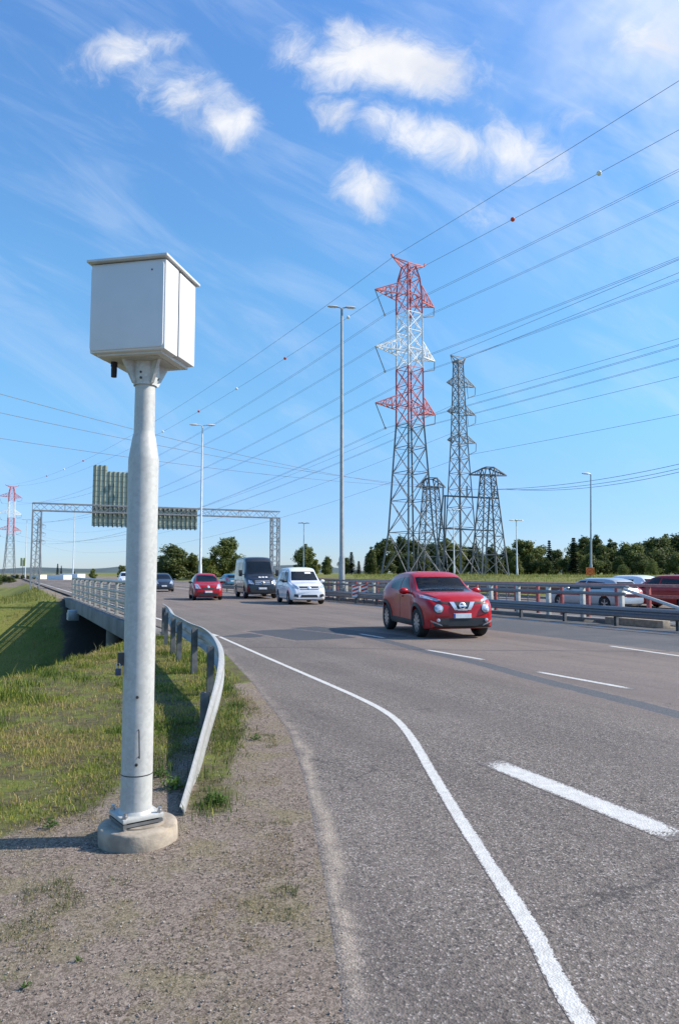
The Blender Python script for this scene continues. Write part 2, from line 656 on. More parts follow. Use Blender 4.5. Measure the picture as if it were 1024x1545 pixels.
def galvanised(name, base, rough=.5, metal=.55, sc=9, k0=.78, k1=1.15):
    m, nt, b = new_mat(name)
    tc = nt.node('ShaderNodeTexCoord').outputs['Object']
    vo = nt.sep(nt.voro(tc, sc * 6))[0]
    n = nt.noise(tc, sc, 5, .65)
    n2 = nt.noise(nt.vmath('MULTIPLY', tc, (14, 14, 1.2)), 1.4, 4, .6)
    f = nt.math('MULTIPLY_ADD', vo, .2, nt.math('MULTIPLY_ADD', n, .5, nt.math('MULTIPLY', n2, .4)))
    lo = tuple(c * k0 for c in base)
    hi = tuple(min(1, c * k1) for c in base)
    nt.put(b.inputs['Base Color'], nt.mix(nt.ss(f, .3, .75), lo, hi))
    nt.put(b.inputs['Roughness'], nt.math('MULTIPLY_ADD', f, .25, rough - .12))
    b.inputs['Metallic'].default_value = metal
    return m


def leaf_material(name, a, bcol):
    m, nt, b = new_mat(name)
    tc = nt.node('ShaderNodeTexCoord').outputs['Object']
    oi = nt.node('ShaderNodeObjectInfo').outputs['Random']
    n = nt.noise(tc, .8, 3, .6)
    f = nt.math('MULTIPLY_ADD', oi, .5, nt.math('MULTIPLY', nt.ss(n, .3, .7), .5))
    nt.put(b.inputs['Base Color'], nt.mix(f, a, bcol))
    b.inputs['Roughness'].default_value = .6
    b.inputs['Specular IOR Level'].default_value = .25
    tr = nt.node('ShaderNodeBsdfTranslucent')
    nt.put(tr.inputs[0], nt.mix(f, tuple(min(1, c * 1.3) for c in a), tuple(min(1, c * 1.5) for c in bcol)))
    mx = nt.node('ShaderNodeMixShader')
    mx.inputs[0].default_value = .3
    nt.l.new(b.outputs[0], mx.inputs[1])
    nt.l.new(tr.outputs[0], mx.inputs[2])
    out = m.node_tree.nodes['Material Output']
    nt.l.new(mx.outputs[0], out.inputs['Surface'])
    return m


def blade_material():
    m, nt, b = new_mat('grass_blades')
    c = nt.attr('col', 'Color')
    nt.put(b.inputs['Base Color'], c)
    b.inputs['Roughness'].default_value = .6
    b.inputs['Specular IOR Level'].default_value = .25
    tr = nt.node('ShaderNodeBsdfTranslucent')
    nt.put(tr.inputs[0], c)
    mx = nt.node('ShaderNodeMixShader')
    mx.inputs[0].default_value = .35
    nt.l.new(b.outputs[0], mx.inputs[1])
    nt.l.new(tr.outputs[0], mx.inputs[2])
    nt.l.new(mx.outputs[0], m.node_tree.nodes['Material Output'].inputs['Surface'])
    return m


def stone_material():
    m, nt, b = new_mat('loose_stones')
    c = nt.attr('col', 'Color')
    nt.put(b.inputs['Base Color'], c)
    b.inputs['Roughness'].default_value = .85
    return m


def car_paint(name, base, metal=.35, coat=.8):
    m, nt, b = new_mat(name)
    tc = nt.node('ShaderNodeTexCoord').outputs['Object']
    z = nt.sep(tc)[2]
    n = nt.noise(tc, 5, 4, .6)
    dirt = nt.math('MULTIPLY', nt.ss(nt.math('MULTIPLY_ADD', n, -.5, z), .25, -.1), .0)
    fl = nt.noise(tc, 300, 2)
    c = nt.mix(nt.ss(fl, .3, .7), tuple(k * .9 for k in base), tuple(min(1, k * 1.1) for k in base))
    low = nt.math('SUBTRACT', 1.0, nt.ss(nt.math('MULTIPLY_ADD', n, .4, z), .3, .75))
    c = nt.mix(nt.math('MULTIPLY', low, .22), c, (.17, .15, .13))
    nt.put(b.inputs['Base Color'], c)
    b.inputs['Metallic'].default_value = metal
    nt.put(b.inputs['Roughness'], nt.math('MULTIPLY_ADD', n, .15, .28))
    b.inputs['Coat Weight'].default_value = coat
    b.inputs['Specular IOR Level'].default_value = .3 if coat < .6 else .5
    b.inputs['Coat Roughness'].default_value = .05
    return m


M = {}
M['ground'] = ground_material()
M['road'] = road_material()
M['paint'] = paint_material()
M['patch'] = dark_patch_material((.035, .035, .037), (.085, .083, .083), 'dark_road_surface')
M['seam'] = dark_patch_material((.05, .05, .052), (.125, .12, .118), 'dark_seam_asphalt')
M['joint'] = mat('joint_rubber', (.03, .03, .03), .8)
M['galv'] = galvanised('galvanised_pole', (.47, .465, .43), .55, .1, 9, .86, 1.1)
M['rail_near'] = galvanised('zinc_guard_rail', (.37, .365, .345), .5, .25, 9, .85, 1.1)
M['galv_dark'] = galvanised('dull_galvanised_rail', (.34, .36, .38), .42, .7)
M['galv_pale'] = galvanised('pale_zinc_rail', (.54, .54, .51), .5, .2)
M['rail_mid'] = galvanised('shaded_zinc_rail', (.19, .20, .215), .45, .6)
M['galv_post'] = mat('weathered_steel_post', (.15, .15, .148), .6, .3, .25, 9)
M['rail_white'] = mat('chalky_zinc_post', (.60, .58, .52), .7, .0, .2, 7)
M['rail_dull'] = mat('dull_zinc_post', (.40, .39, .35), .7, .0, .25, 7)
M['rail_red'] = mat('red_oxide_post', (.40, .10, .09), .6, .0, .25, 9)
M['rail_pink'] = mat('faded_red_handrail', (.42, .20, .18), .6, .0, .2, 5)
M['mesh_panel'] = mat('grey_panel_bars', (.22, .24, .25), .5, .4)
M['box_white'] = mat('powder_coated_white_steel', (.66, .665, .66), .42, 0, .035, 3, spec=.4)
M['box_lid'] = mat('lid_grey_white', (.60, .60, .58), .5, 0, .08, 6)
M['rubber'] = mat('black_rubber', (.018, .018, .02), .7)
M['dark_hole'] = mat('dark_bolt', (.06, .06, .06), .5, .5)
M['steel'] = mat('bright_steel', (.55, .55, .55), .35, .9)
M['blue_lock'] = mat('blue_plastic', (.03, .045, .09), .4)
M['concrete'] = mat('footing_concrete', (.33, .275, .21), .9, 0, .22, 9, bump=.006, bscale=45)
M['bridge_conc'] = mat('bridge_concrete', (.19, .18, .165), .9, 0, .25, 1.2, bump=.01, bscale=14)
M['bridge_dark'] = mat('stained_concrete', (.12, .12, .115), .9, 0, .3, 1.0)
M['lamp_steel'] = mat('lamp_post_zinc', (.30, .31, .30), .5, .3, .12, 3)
M['lamp_pale'] = mat('pale_lamp_post', (.62, .63, .62), .5, .2, .1, 3)
M['lamp_glass'] = mat('lamp_lens', (.7, .72, .74), .25)
M['lat_grey'] = mat('lattice_zinc', (.20, .205, .21), .6, .3, .15, 1)
M['lat_dark'] = mat('lattice_dark_zinc', (.15, .155, .16), .6, .25, .2, 1)
M['lat_red'] = mat('lattice_red_paint', (.52, .13, .13), .6, 0, .15, 1)
M['lat_white'] = mat('lattice_white_paint', (.78, .78, .77), .6, 0, .06, 1)
M['insul'] = mat('insulator_glaze', (.13, .15, .16), .3)
M['wire'] = mat('aluminium_wire', (.14, .15, .165), .6, .2)
M['ball_red'] = mat('marker_red', (.62, .07, .03), .5)
M['ball_white'] = mat('marker_white', (.8, .8, .78), .5)
M['sign_back'] = mat('sign_back_green_grey', (.42, .47, .37), .6, 0, .12, 2)
M['sign_rib'] = mat('sign_rib_dark', (.10, .12, .09), .6, .2)
M['gantry'] = mat('gantry_zinc', (.24, .25, .26), .6, .3)
M['orange'] = mat('orange_sign_film', (.86, .24, .03), .5)
M['sign_red'] = mat('red_sign_film', (.62, .03, .02), .5)
M['yellow_sign'] = mat('yellow_green_sign', (.55, .52, .18), .6)
M['bark'] = mat('tree_bark', (.10, .08, .06), .9, 0, .25, 4)
M['leaf_dark'] = leaf_material('dark_leaves', (.05, .072, .022), (.12, .14, .042))
M['leaf_mid'] = leaf_material('mid_leaves', (.085, .115, .028), (.16, .175, .05))
M['leaf_light'] = leaf_material('light_leaves', (.12, .15, .03), (.21, .21, .05))
M['leaf_conifer'] = leaf_material('conifer_needles', (.022, .042, .022), (.05, .07, .03))
M['blade'] = blade_material()
M['stones'] = stone_material()
M['weed'] = leaf_material('weed_leaves', (.06, .12, .02), (.12, .19, .04))
M['glass'] = mat('dark_car_glass', (.010, .013, .016), .08, 0, .1, 2, spec=.45)
M['tyre'] = mat('tyre_rubber', (.02, .02, .021), .8)
M['rim'] = mat('alloy_rim', (.42, .43, .45), .3, .85)
M['plastic'] = mat('black_trim_plastic', (.025, .026, .028), .55)
M['chrome'] = mat('chrome_trim', (.78, .78, .78), .28, .6, .04)
M['headlight'] = mat('headlight_lens', (.52, .55, .58), .12, .35, .3, 14, coat=1)
M['plate'] = mat('plate_white', (.78, .78, .76), .5)
M['plate_ink'] = mat('plate_ink', (.05, .05, .06), .6)
M['plate_blue'] = mat('plate_blue', (.03, .08, .35), .5)
M['tail'] = mat('tail_lamp_red', (.42, .015, .015), .25)
M['red'] = car_paint('red_car_paint', (.42, .002, .006), .0, .5)
M['maroon'] = car_paint('dark_red_car_paint', (.33, .003, .006), .0, .4)
M['white'] = car_paint('white_car_paint', (.74, .75, .76), .0)
M['silver'] = car_paint('silver_car_paint', (.40, .42, .44), .4)
M['black'] = car_paint('black_van_paint', (.018, .019, .022), .2)
M['navy'] = car_paint('dark_blue_car_paint', (.03, .04, .06), .3)
M['bluecar'] = car_paint('blue_car_paint', (.05, .16, .24), .3)
M['trailer'] = mat('white_trailer_side', (.72, .73, .72), .5, 0, .06, 1)
M['cream'] = mat('cream_box_side', (.72, .70, .58), .6)
M['hill'] = mat('far_wooded_hill', (.060, .085, .085), .95, 0, .2, .01)
M['skin'] = mat('skin', (.50, .31, .23), .6)
M['shirt'] = mat('pale_shirt', (.55, .55, .55), .8)
M['hair'] = mat('dark_hair', (.03, .022, .016), .7)
M['seat'] = mat('dark_seat_cloth', (.03, .03, .032), .85)
m, nt, b = new_mat('clear_windscreen')
tc = nt.node('ShaderNodeTexCoord').outputs['Object']
gl = nt.node('ShaderNodeBsdfGlossy')
gl.inputs['Roughness'].default_value = .03
trn = nt.node('ShaderNodeBsdfTransparent')
nt.put(trn.inputs[0], nt.mix(nt.noise(tc, 2), (.52, .56, .55), (.58, .62, .61)))
fr = nt.node('ShaderNodeFresnel')
fr.inputs[0].default_value = 1.5
mx = nt.node('ShaderNodeMixShader')
nt.l.new(fr.outputs[0], mx.inputs[0])
nt.l.new(trn.outputs[0], mx.inputs[1])
nt.l.new(gl.outputs[0], mx.inputs[2])
nt.l.new(mx.outputs[0], m.node_tree.nodes['Material Output'].inputs['Surface'])
M['clear'] = m

# ------------------------------------------------------------------ ground sheet
def axis(core0, core1, step, far0, far1, n):
    a = np.arange(core0, core1 + 1e-6, step)
    lo = core0 - (np.geomspace(1, 1 + (core0 - far0), n) - 1)[1:][::-1] if far0 < core0 else np.array([])
    hi = core1 + (np.geomspace(1, 1 + (far1 - core1), n) - 1)[1:]
    return np.concatenate([lo, a, hi])


xs = np.unique(np.concatenate([axis(-36, 46, .8, -3200, 3200, 46), np.arange(-9, 1.6, .2)]))
ys = np.unique(np.concatenate([axis(-4, 78, .7, -60, 5200, 56), np.arange(2, 22, .25)]))
X, Y = np.meshgrid(xs, ys)
Z = terrain_z(X, Y)


def grass_w(x, y):
    """how grassy the ground is at a point near the camera, 0..1"""
    x = np.asarray(x, float)
    y = np.asarray(y, float)
    wob = .13 * np.sin(y * 2.3 + 1) + .09 * np.sin(y * 5.1 + x * 3)
    bx = np.interp(y, [0, 3.15, 3.86, 4.57, 5.57, 6.4, 7.2], [-2.65, -2.12, -1.86, -1.75, -1.57, -1.5, -1.34])
    a = sstep(bx + wob - x, -.12, .22)
    # between the pole and the guard rail, and the weedy strip on its road side
    rx = rail_x(y)
    strip = np.exp(-((x - rx - .16) / .17) ** 2) * sstep(y, 4.5, 5.2) * (1 - sstep(y, 10.5, 13)) * .95
    back = sstep(rx - .05 - x, 0, .25) * sstep(y, 5.2, 6.5) * .8
    g = np.maximum(np.maximum(a, strip), back)
    g = np.where(y > 19, 1.0 - sstep(CA * x + SA * y, 2.4, 3.5), g)
    v = CA * x + SA * y
    g = np.where(v > 32, 1.0, g)
    g = np.where((v > 16.6) & (v < 19.2) & (y < 22), .75, g)
    return g


GW = grass_w(X, Y)
ny, nx = X.shape
idx = np.arange(nx * ny).reshape(ny, nx)
quads = np.stack([idx[:-1, :-1], idx[:-1, 1:], idx[1:, 1:], idx[1:, :-1]], -1).reshape(-1, 4)
me = np_mesh('ground', np.stack([X, Y, Z], -1).reshape(-1, 3), quads, M['ground'], {'grass': GW.ravel(), 'near': (1 - sstep(Y, 17, 23)).ravel(), 'underpass_shade': (sstep(CA * X + SA * Y, 2.2, 3.2) * ((CA * X + SA * Y < 32.5) & (-SA * X + CA * Y > 17.5) & (-SA * X + CA * Y < 48))).ravel()}, True)
tag(link('ground', me), kind='structure')

# far low wooded hills
mb = MB()
for (x0, x1, yy_, h, seed) in ((-2600, 700, 3300, 52, 1), (-1900, -300, 2300, 22, 4), (-300, 2600, 2900, 40, 9)):
    pts = []
    n = 90
    for i in range(n):
        x = x0 + (x1 - x0) * i / (n - 1)
        hh = h * (.55 + .3 * math.sin(i * .13 + seed) + .18 * math.sin(i * .37 + seed * 2)) * min(1, 6 * i / n, 6 * (n - 1 - i) / n)
        pts.append([(x, yy_ - 420, -6), (x, yy_ - 190, hh * .62), (x, yy_, hh), (x, yy_ + 420, -6)])
    mb.grid(pts)
tag(mb.build('hills', M['hill'], smooth=True), kind='structure')

# ------------------------------------------------------------------ roads
rows = np.unique(np.concatenate([np.arange(-30, 2, 2.0), np.arange(2, 30, .35), np.geomspace(30, 620, 60)]))
pts, du, sand = [], [], []
NX = 26
for y in rows:
    xl = float(asph_x(np.array(y)))
    xr = (16.75 - SA * y) / CA
    xx = np.concatenate([xl + np.array([0, .03, .06, .09, .12, .16, .2, .26, .34, .44, .56, .72]), np.linspace(xl + .95, xr, NX - 12)])
    for x in xx:
        pts.append((x, y, -.012 if x == xx[0] else 0.0))
        wob = .025 * math.sin(y * 3.1) + .02 * math.sin(y * 7.7 + 1)
        sand.append(float(math.exp(-((x - xl - .09 - wob) / .035) ** 2) * sstep(y, 2.6, 3.4) * (1 - sstep(y, 6.6, 8.2))) if y < 9 else 0)
        if y < 20:
            du.append(.68 * (1 - sstep(x - xl, -.05, .42)))
        else:
            du.append(.35 * (1 - sstep(x - xl, 0, .4)))
idx = np.arange(len(pts)).reshape(len(rows), NX)
quads = np.stack([idx[:-1, :-1], idx[:-1, 1:], idx[1:, 1:], idx[1:, :-1]], -1).reshape(-1, 4)
me = np_mesh('road', np.array(pts), quads, M['road'], {'dust': np.array(du), 'sand': np.array(sand)})
tag(link('road', me), kind='structure')

mb = MB()
mb.grid([[uv(u, V2 + k * 2, -.09) for k in range(7)] for u in list(range(-40, 60, 5)) + list(range(60, 640, 20))])
o = mb.build('road', M['road'])
tag(o, kind='structure')


def ribbon(name, pts, wd, m, z, nx=7, step=.25):
    """painted strip along a polyline (x, y); wd may vary per point"""
    P2 = [Vector((p[0], p[1], 0)) for p in pts]
    wds = wd if isinstance(wd, (list, tuple)) else [wd] * len(P2)
    dense, dw = [], []
    for i in range(len(P2) - 1):
        L = (P2[i + 1] - P2[i]).length
        st = step if P2[i].y < 25 else 3.0
        n = max(1, int(L / st))
        for k in range(n):
            dense.append(P2[i].lerp(P2[i + 1], k / n))
            dw.append(wds[i] + (wds[i + 1] - wds[i]) * k / n)
    dense.append(P2[-1])
    dw.append(wds[-1])
    V, E = [], []
    for i, p in enumerate(dense):
        t = (dense[min(i + 1, len(dense) - 1)] - dense[max(0, i - 1)]).normalized()
        r = Vector((t.y, -t.x, 0))
        endw = min(1, min(i, len(dense) - 1 - i) / 1.0)
        for k in range(nx):
            s = k / (nx - 1) * 2 - 1
            q_ = p + r * (s * dw[i] / 2)
            V.append((q_.x, q_.y, z))
            E.append(max(0, (abs(s) - .55) / .45) if endw >= 1 else max(abs(s) ** 3, 1 - endw))
    m_ = len(dense)
    idx = np.arange(m_ * nx).reshape(m_, nx)
    quads = np.stack([idx[:-1, :-1], idx[:-1, 1:], idx[1:, 1:], idx[1:, :-1]], -1).reshape(-1, 4)
    o = link(name, np_mesh(name, np.array(V), quads, m, {'edge': np.array(E)}))
    return tag(o, kind='structure')


def gxy(px, py):
    p = G(px, py)
    return (p.x, p.y)


def smooth_path(pts, n=8):
    out = []
    for i in range(len(pts) - 1):
        p0, p1, p2, p3 = (Vector(pts[max(0, i - 1)]), Vector(pts[i]), Vector(pts[i + 1]), Vector(pts[min(len(pts) - 1, i + 2)]))
        for k in range(n):
            t = k / n
            out.append(.5 * ((2 * p1) + (p2 - p0) * t + (2 * p0 - 5 * p1 + 4 * p2 - p3) * t * t + (3 * p1 - p0 - 3 * p2 + p3) * t ** 3))
    out.append(Vector(pts[-1]))
    return [tuple(p) for p in out]


edge = [(1.02, 1.0)] + [gxy(*p) for p in ((882, 1545), (800, 1400), (735, 1300), (684, 1220), (648, 1160), (618, 1110), (590, 1080), (548, 1056), (490, 1030), (430, 1004), (375, 980), (330, 960))]
ribbon('edge_marking', smooth_path(edge), .095, M['paint'], .0016)
e1 = gxy(330, 960)
u0, v0 = to_uv(*e1)
ribbon('edge_marking', [e1] + [tuple(uv(u, 4.75)[:2]) for u in (24, 40, 80, 140)], .16, M['paint'], .0016)
far_v = 15.65
ribbon('edge_marking', [tuple(uv(u, far_v)[:2]) for u in (-14, 0, 10, 20, 40, 80, 160)], .16, M['paint'], .0016)
ribbon('edge_marking', [tuple(uv(u, V2 + .9)[:2]) for u in (-14, 0, 10, 20, 40, 80, 160)], .16, M['paint'], -.087)
# broad dash beside the exit ramp
a, b2 = Vector(gxy(738, 1149)), Vector(gxy(1032, 1266))
ribbon('lane_marking', [tuple(a), tuple(b2)], .255, M['paint'], .0016)
# lane dashes
d0 = [((807, 1013), (956, 1040)), ((641, 980), (733, 996)), ((541, 956), (583, 963))]
for p, q_ in d0:
    ribbon('lane_marking', [gxy(*p), gxy(*q_)], .13, M['paint'], .0016)
ribbon('lane_marking', [gxy(915, 974), gxy(1040, 992)], .13, M['paint'], .0016)
for k in range(1, 9):
    u = 19 + 6.4 * k
    ribbon('lane_marking', [tuple(uv(u, 8.15)[:2]), tuple(uv(u + 2.6, 8.15)[:2])], .14, M['paint'], .0016)
for k in range(0, 9):
    u = 11.5 + 6.4 * k
    if k > 0:
        ribbon('lane_marking', [tuple(uv(u, 11.85)[:2]), tuple(uv(u + 2.6, 11.85)[:2])], .14, M['paint'], .0016)
# dark longitudinal seam and three dark patches on the road
ribbon('asphalt_seam', smooth_path([gxy(*p) for p in ((480, 946), (560, 962), (640, 982), (720, 1000), (800, 1022), (880, 1042), (960, 1062), (1060, 1088))]), [.36] * 57, M['seam'], .0006)
ribbon('dark_road_patch', [gxy(348, 962), gxy(428, 953)], 1.1, M['patch'], .0005)
ribbon('dark_road_patch', [gxy(410, 950), gxy(500, 965)], 1.9, M['patch'], .0007)
ribbon('dark_road_patch', [gxy(455, 946), gxy(600, 962)], 1.2, M['patch'], .0009)
# expansion joint across the carriageway at the near abutment
ribbon('expansion_joint', [gxy(335, 976), gxy(512, 978), gxy(700, 981), gxy(1010, 983)], .05, M['joint'], .0012, nx=3)

# ------------------------------------------------------------------ bridges over the underpass
def bridge(label, v0, v1, zt):
    t = thing('bridge', label, 'bridge', uv(33, (v0 + v1) / 2, zt), ROT)
    L, W_ = 29.0, v1 - v0
    mb = MB()
    prof = [(-L / 2, -.03), (L / 2, -.03), (L / 2, -1.1), (L / 2 - 3.5, -.62), (0, -.52), (-L / 2 + 3.5, -.62), (-L / 2, -1.1)]
    n = len(prof)
    vs = [(-W_ / 2 + .25, a_, z) for a_, z in prof] + [(W_ / 2 - .25, a_, z) for a_, z in prof]
    mb.add(vs, [tuple(range(n)), tuple(range(2 * n - 1, n - 1, -1))] + [(i, n + i, n + (i + 1) % n, (i + 1) % n) for i in range(n)])
    mb.build('deck', M['bridge_conc'], t)
    for s in (-1, 1):
        mb = MB().box((s * (W_ / 2 - .02), 0, -.16), (.5, L, .52))
        mb.build('edge_beam', M['bridge_conc'], t, bevel=.03)
    for a_ in (-L / 2 + 1.0, L / 2 - 1.0):
        MB().box((0, a_, -3.2), (W_ - 1.2, .8, 4.4)).build('abutment', M['bridge_dark'], t)
    for a_ in (4.2, -4.2):
        for k in range(3):
            MB().lathe([(.36, -6.4), (.36, -.56)], 20, (-W_ / 2 + 1.4 + k * (W_ - 2.8) / 2, a_, 0)).build('column', M['bridge_conc'], t, smooth=True)
    return t


bridge('grey concrete bridge span carrying the near lanes over the dark underpass', 3.45, 17.1, 0.0)
bridge('farther concrete bridge span carrying the opposite lanes behind the red posted railing', 18.6, 32.0, -.09)
fl = thing('floodlight', 'small grey box lamp bolted to the bridge edge above the underpass', 'lamp', uv(38.5, 3.2, -.52), ROT)
MB().box((-.12, 0, 0), (.5, .75, .5)).build('housing', M['galv_dark'], fl, bevel=.04)
MB().box((-.385, 0, -.05), (.03, .55, .32)).build('lens', M['lamp_glass'], fl)
MB().box((.19, 0, .18), (.13, .2, .1)).build('bracket', M['galv_post'], fl)


def railing(label, u0, u1, v, z, n, m_post, m_rail, heights, post_w=.16, infill=None, hand=.09, group=None, bars=None):
    t = thing('bridge_railing', label, 'railing', uv(u0, v, z), ROT)
    L = u1 - u0
    for k in range(n + 1):
        MB().box((0, L * k / n, .55), (post_w * .7, post_w, 1.1)).build('post', m_post, t, bevel=.01)
    for h, th in heights:
        MB().box((-post_w * .35 - .035, L / 2, h), (.06, L + .5, th)).build('rail', m_rail, t, bevel=.008)
    MB().box((0, L / 2, 1.14), (hand * 1.6, L + .5, hand)).build('handrail', m_rail, t, bevel=.015)
    if infill:
        for k in range(n):
            if k in infill:
                mb = MB()
                y0, y1 = L * k / n + post_w, L * (k + 1) / n - post_w
                for j in range(11):
                    mb.box((.03, (y0 + y1) / 2, .16 + j * .082), (.02, y1 - y0, .038))
                for yq in (y0, (y0 + y1) / 2, y1):
                    mb.box((.052, yq, .58), (.02, .04, .92))
                mb.build('infill_panel', M['mesh_panel'], t)
    return t


railing('pale zinc bridge railing with barred panels along the left edge of the near bridge', 20.3, 45.8, 3.62, .1, 11, M['rail_dull'], M['galv_dark'], ((.22, .07), (.50, .07), (.80, .07)), .16, set(range(0, 11)))
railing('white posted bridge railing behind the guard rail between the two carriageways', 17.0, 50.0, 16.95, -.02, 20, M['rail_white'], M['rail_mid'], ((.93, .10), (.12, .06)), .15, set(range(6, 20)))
rr = railing('red oxide posted railing on the farther bridge in front of the white cars', 9.5, 50.0, 18.7, 0.0, 30, M['rail_red'], M['rail_mid'], ((.80, .10),), .13, set(range(10, 30)))
for c in rr.children:
    if c.name.startswith('handrail'):
        c.data.materials[0] = M['rail_pink']
    elif c.name.startswith('rail'):
        c.data.materials[0] = M['rail_red']
# sloping end tube of the median railing
et = thing('railing_end_tube', 'long pale tube sloping down from the last white railing post', 'railing', uv(17, 16.95, 1.2), 0)
e_a, e_b = P(941, 889, 21.6), P(1050, 927, 18.6)
MB().tube([e_a, e_b, e_b + Vector((.25, -.35, -.55))], .045, 10).build('tube', M['galv_pale'], et, smooth=True, org=et.location)
kb = MB().box((0, 0, 0), (.3, 2.2, .22))
o = kb.build('railing_plinth', M['concrete'], bevel=.03)
o.location = uv(16.4, 16.9, .1)
o.rotation_euler = (0, 0, ROT)
tag(o, 'low concrete plinth under the last white post of the median railing', 'plinth')

W_PROF = [(0, .155), (.03, .15), (.075, .115), (.08, .06), (.035, .02), (.035, -.02), (.08, -.06), (.075, -.115), (.03, -.15), (0, -.155),
          (-.006, -.15), (.02, -.145), (.062, -.11), (.066, -.065), (.024, -.025), (.024, .025), (.066, .065), (.062, .11), (.02, .145), (-.006, .15)]


def guardrail(label, path, posts, side, m_rail, m_post, scale=None):
    """path: rail centre line; posts: indices along a dense path where posts stand"""
    org = Vector(path[0])
    t = thing('guard_rail', label, 'guard rail', org)
    prof = [(o_ * side, h) for o_, h in W_PROF]
    MB().sweep(path, prof, scale).build('rail', m_rail, t, smooth=True, sharp=32, org=org)
    for (p, d) in posts:
        d = Vector((d[0], d[1], 0)).normalized()
        r = Vector((d.y, -d.x, 0)) * side
        c = Vector((p[0], p[1], 0)) - r * .075
        gz_ = float(terrain_z(np.array(c.x), np.array(c.y)))
        gz_ = max(gz_, -.4) if p[1] < 60 else gz_
        top = p[2] + .13
        ang = math.atan2(-d.x, d.y)
        mb = MB()
        hh = top - gz_ + .25
        zc = top - hh / 2
        mb.box((c.x, c.y, zc), (.012, .105, hh), ang)
        ex = Vector((d.x, d.y, 0)) * .046
        mb.box((c.x + ex.x, c.y + ex.y, zc), (.085, .012, hh), ang)
        mb.box((c.x - ex.x, c.y - ex.y, zc), (.085, .012, hh), ang)
        mb.build('post', m_post, t, org=org)
    return t


rz = {4.7: -.06, 5.2: .0, 6: .08, 7: .17, 8: .29, 9: .43, 10: .53, 11.2: .56}
gp = smooth_path([(x, y, rz.get(y0, .56)) for (y, x), (y0, x0) in zip(RAIL, RAIL0)], 5)
gp = [Vector(p) for p in gp]


def at_y(path, y):
    for i in range(len(path) - 1):
        if path[i].y <= y <= path[i + 1].y:
            f = (y - path[i].y) / (path[i + 1].y - path[i].y)
            return path[i].lerp(path[i + 1], f), path[i + 1] - path[i]


guardrail('near zinc guard rail curving down into the gravel beside the camera post', gp,
          [at_y(gp, y) for y in (7.6, 9.6, 11.6, 13.2, 14.2, 16.2, 18.4)], 1, M['rail_near'], M['galv_post'],
          [(.35 + .65 * float(sstep(p.y, 6.5, 10)), .74 + .26 * float(sstep(p.y, 5, 9.5))) for p in gp])
mp_ = [uv(u, 16.25, .42) for u in np.linspace(-14, 62, 60)]
guardrail('long dark guard rail along the median edge of the near lanes', mp_,
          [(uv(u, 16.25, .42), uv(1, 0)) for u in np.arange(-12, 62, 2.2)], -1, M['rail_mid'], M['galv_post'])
fp = [Vector((P(px, 884, 60).x, 66 - .06 * (px + 60), -.85)) for px in range(-120, 118, 12)]
guardrail('distant dark guard rail across the far grass bank at left', fp, [(fp[i], fp[i + 1] - fp[i]) for i in range(0, len(fp) - 1)], -1, M['galv_post'], M['galv_post'])
rp = [uv(u, 31.6, .50) for u in np.linspace(-10, 70, 30)]
guardrail('rusty brown guard rail at the foot of the grass bank beyond the white cars', rp, [(uv(u, 31.6, .5), uv(1, 0)) for u in np.arange(-10, 70, 4)], -1, mat('brown_rust', (.20, .09, .06), .7), M['rail_red'])

# ------------------------------------------------------------------ the speed camera
CX, CY = -1.187, 4.45


def zat(py, D):
    return P(512, py, D).z


t = thing('concrete_footing', 'round chipped concrete footing under the speed camera post', 'footing', (CX + .01, CY + .02, 0))
t.scale = (.96, .96, .78)
mb = MB()
prof = [(.232, -.15), (.235, .02), (.236, .098), (.232, .112), (.224, .119), (.19, .123), (.12, .126), (.05, .127)]
n = 56
vs, fs = [], []
for i, (r_, z) in enumerate(prof):
    for k in range(n):
        a = 2 * math.pi * k / n
        ch = 0.0
        # a broken bite at the right side of the rim
        da = (a - R(-12) + math.pi) % (2 * math.pi) - math.pi
        if abs(da) < .5 and z > .03:
            ch = .045 * (1 - abs(da) / .5) * (.6 + .4 * math.sin(k * 2.7 + i * 1.9)) * (z / .12)
        rr_ = r_ - ch + .003 * math.sin(a * 5 + i)
        vs.append((rr_ * math.cos(a), rr_ * math.sin(a), z - ch * .7))
for i in range(len(prof) - 1):
    for k in range(n):
        fs.append((i * n + k, i * n + (k + 1) % n, (i + 1) * n + (k + 1) % n, (i + 1) * n + k))
fs.append(tuple(range((len(prof) - 1) * n, len(prof) * n)))
mb.add(vs, fs)
mb.build('footing_block', M['concrete'], t, smooth=True, sharp=50)
MB().lathe([(.165, .118), (.165, .134), (.158, .138), (.02, .138)], 40).build('grout_pad', mat('grout', (.27, .23, .18), .9, 0, .2, 12), t, smooth=True)

cam_t = thing('speed_camera', 'tall grey speed camera post with white box housing beside the gravel', 'speed camera', (CX, CY, 0))
zb = .128
AB = R(-12)
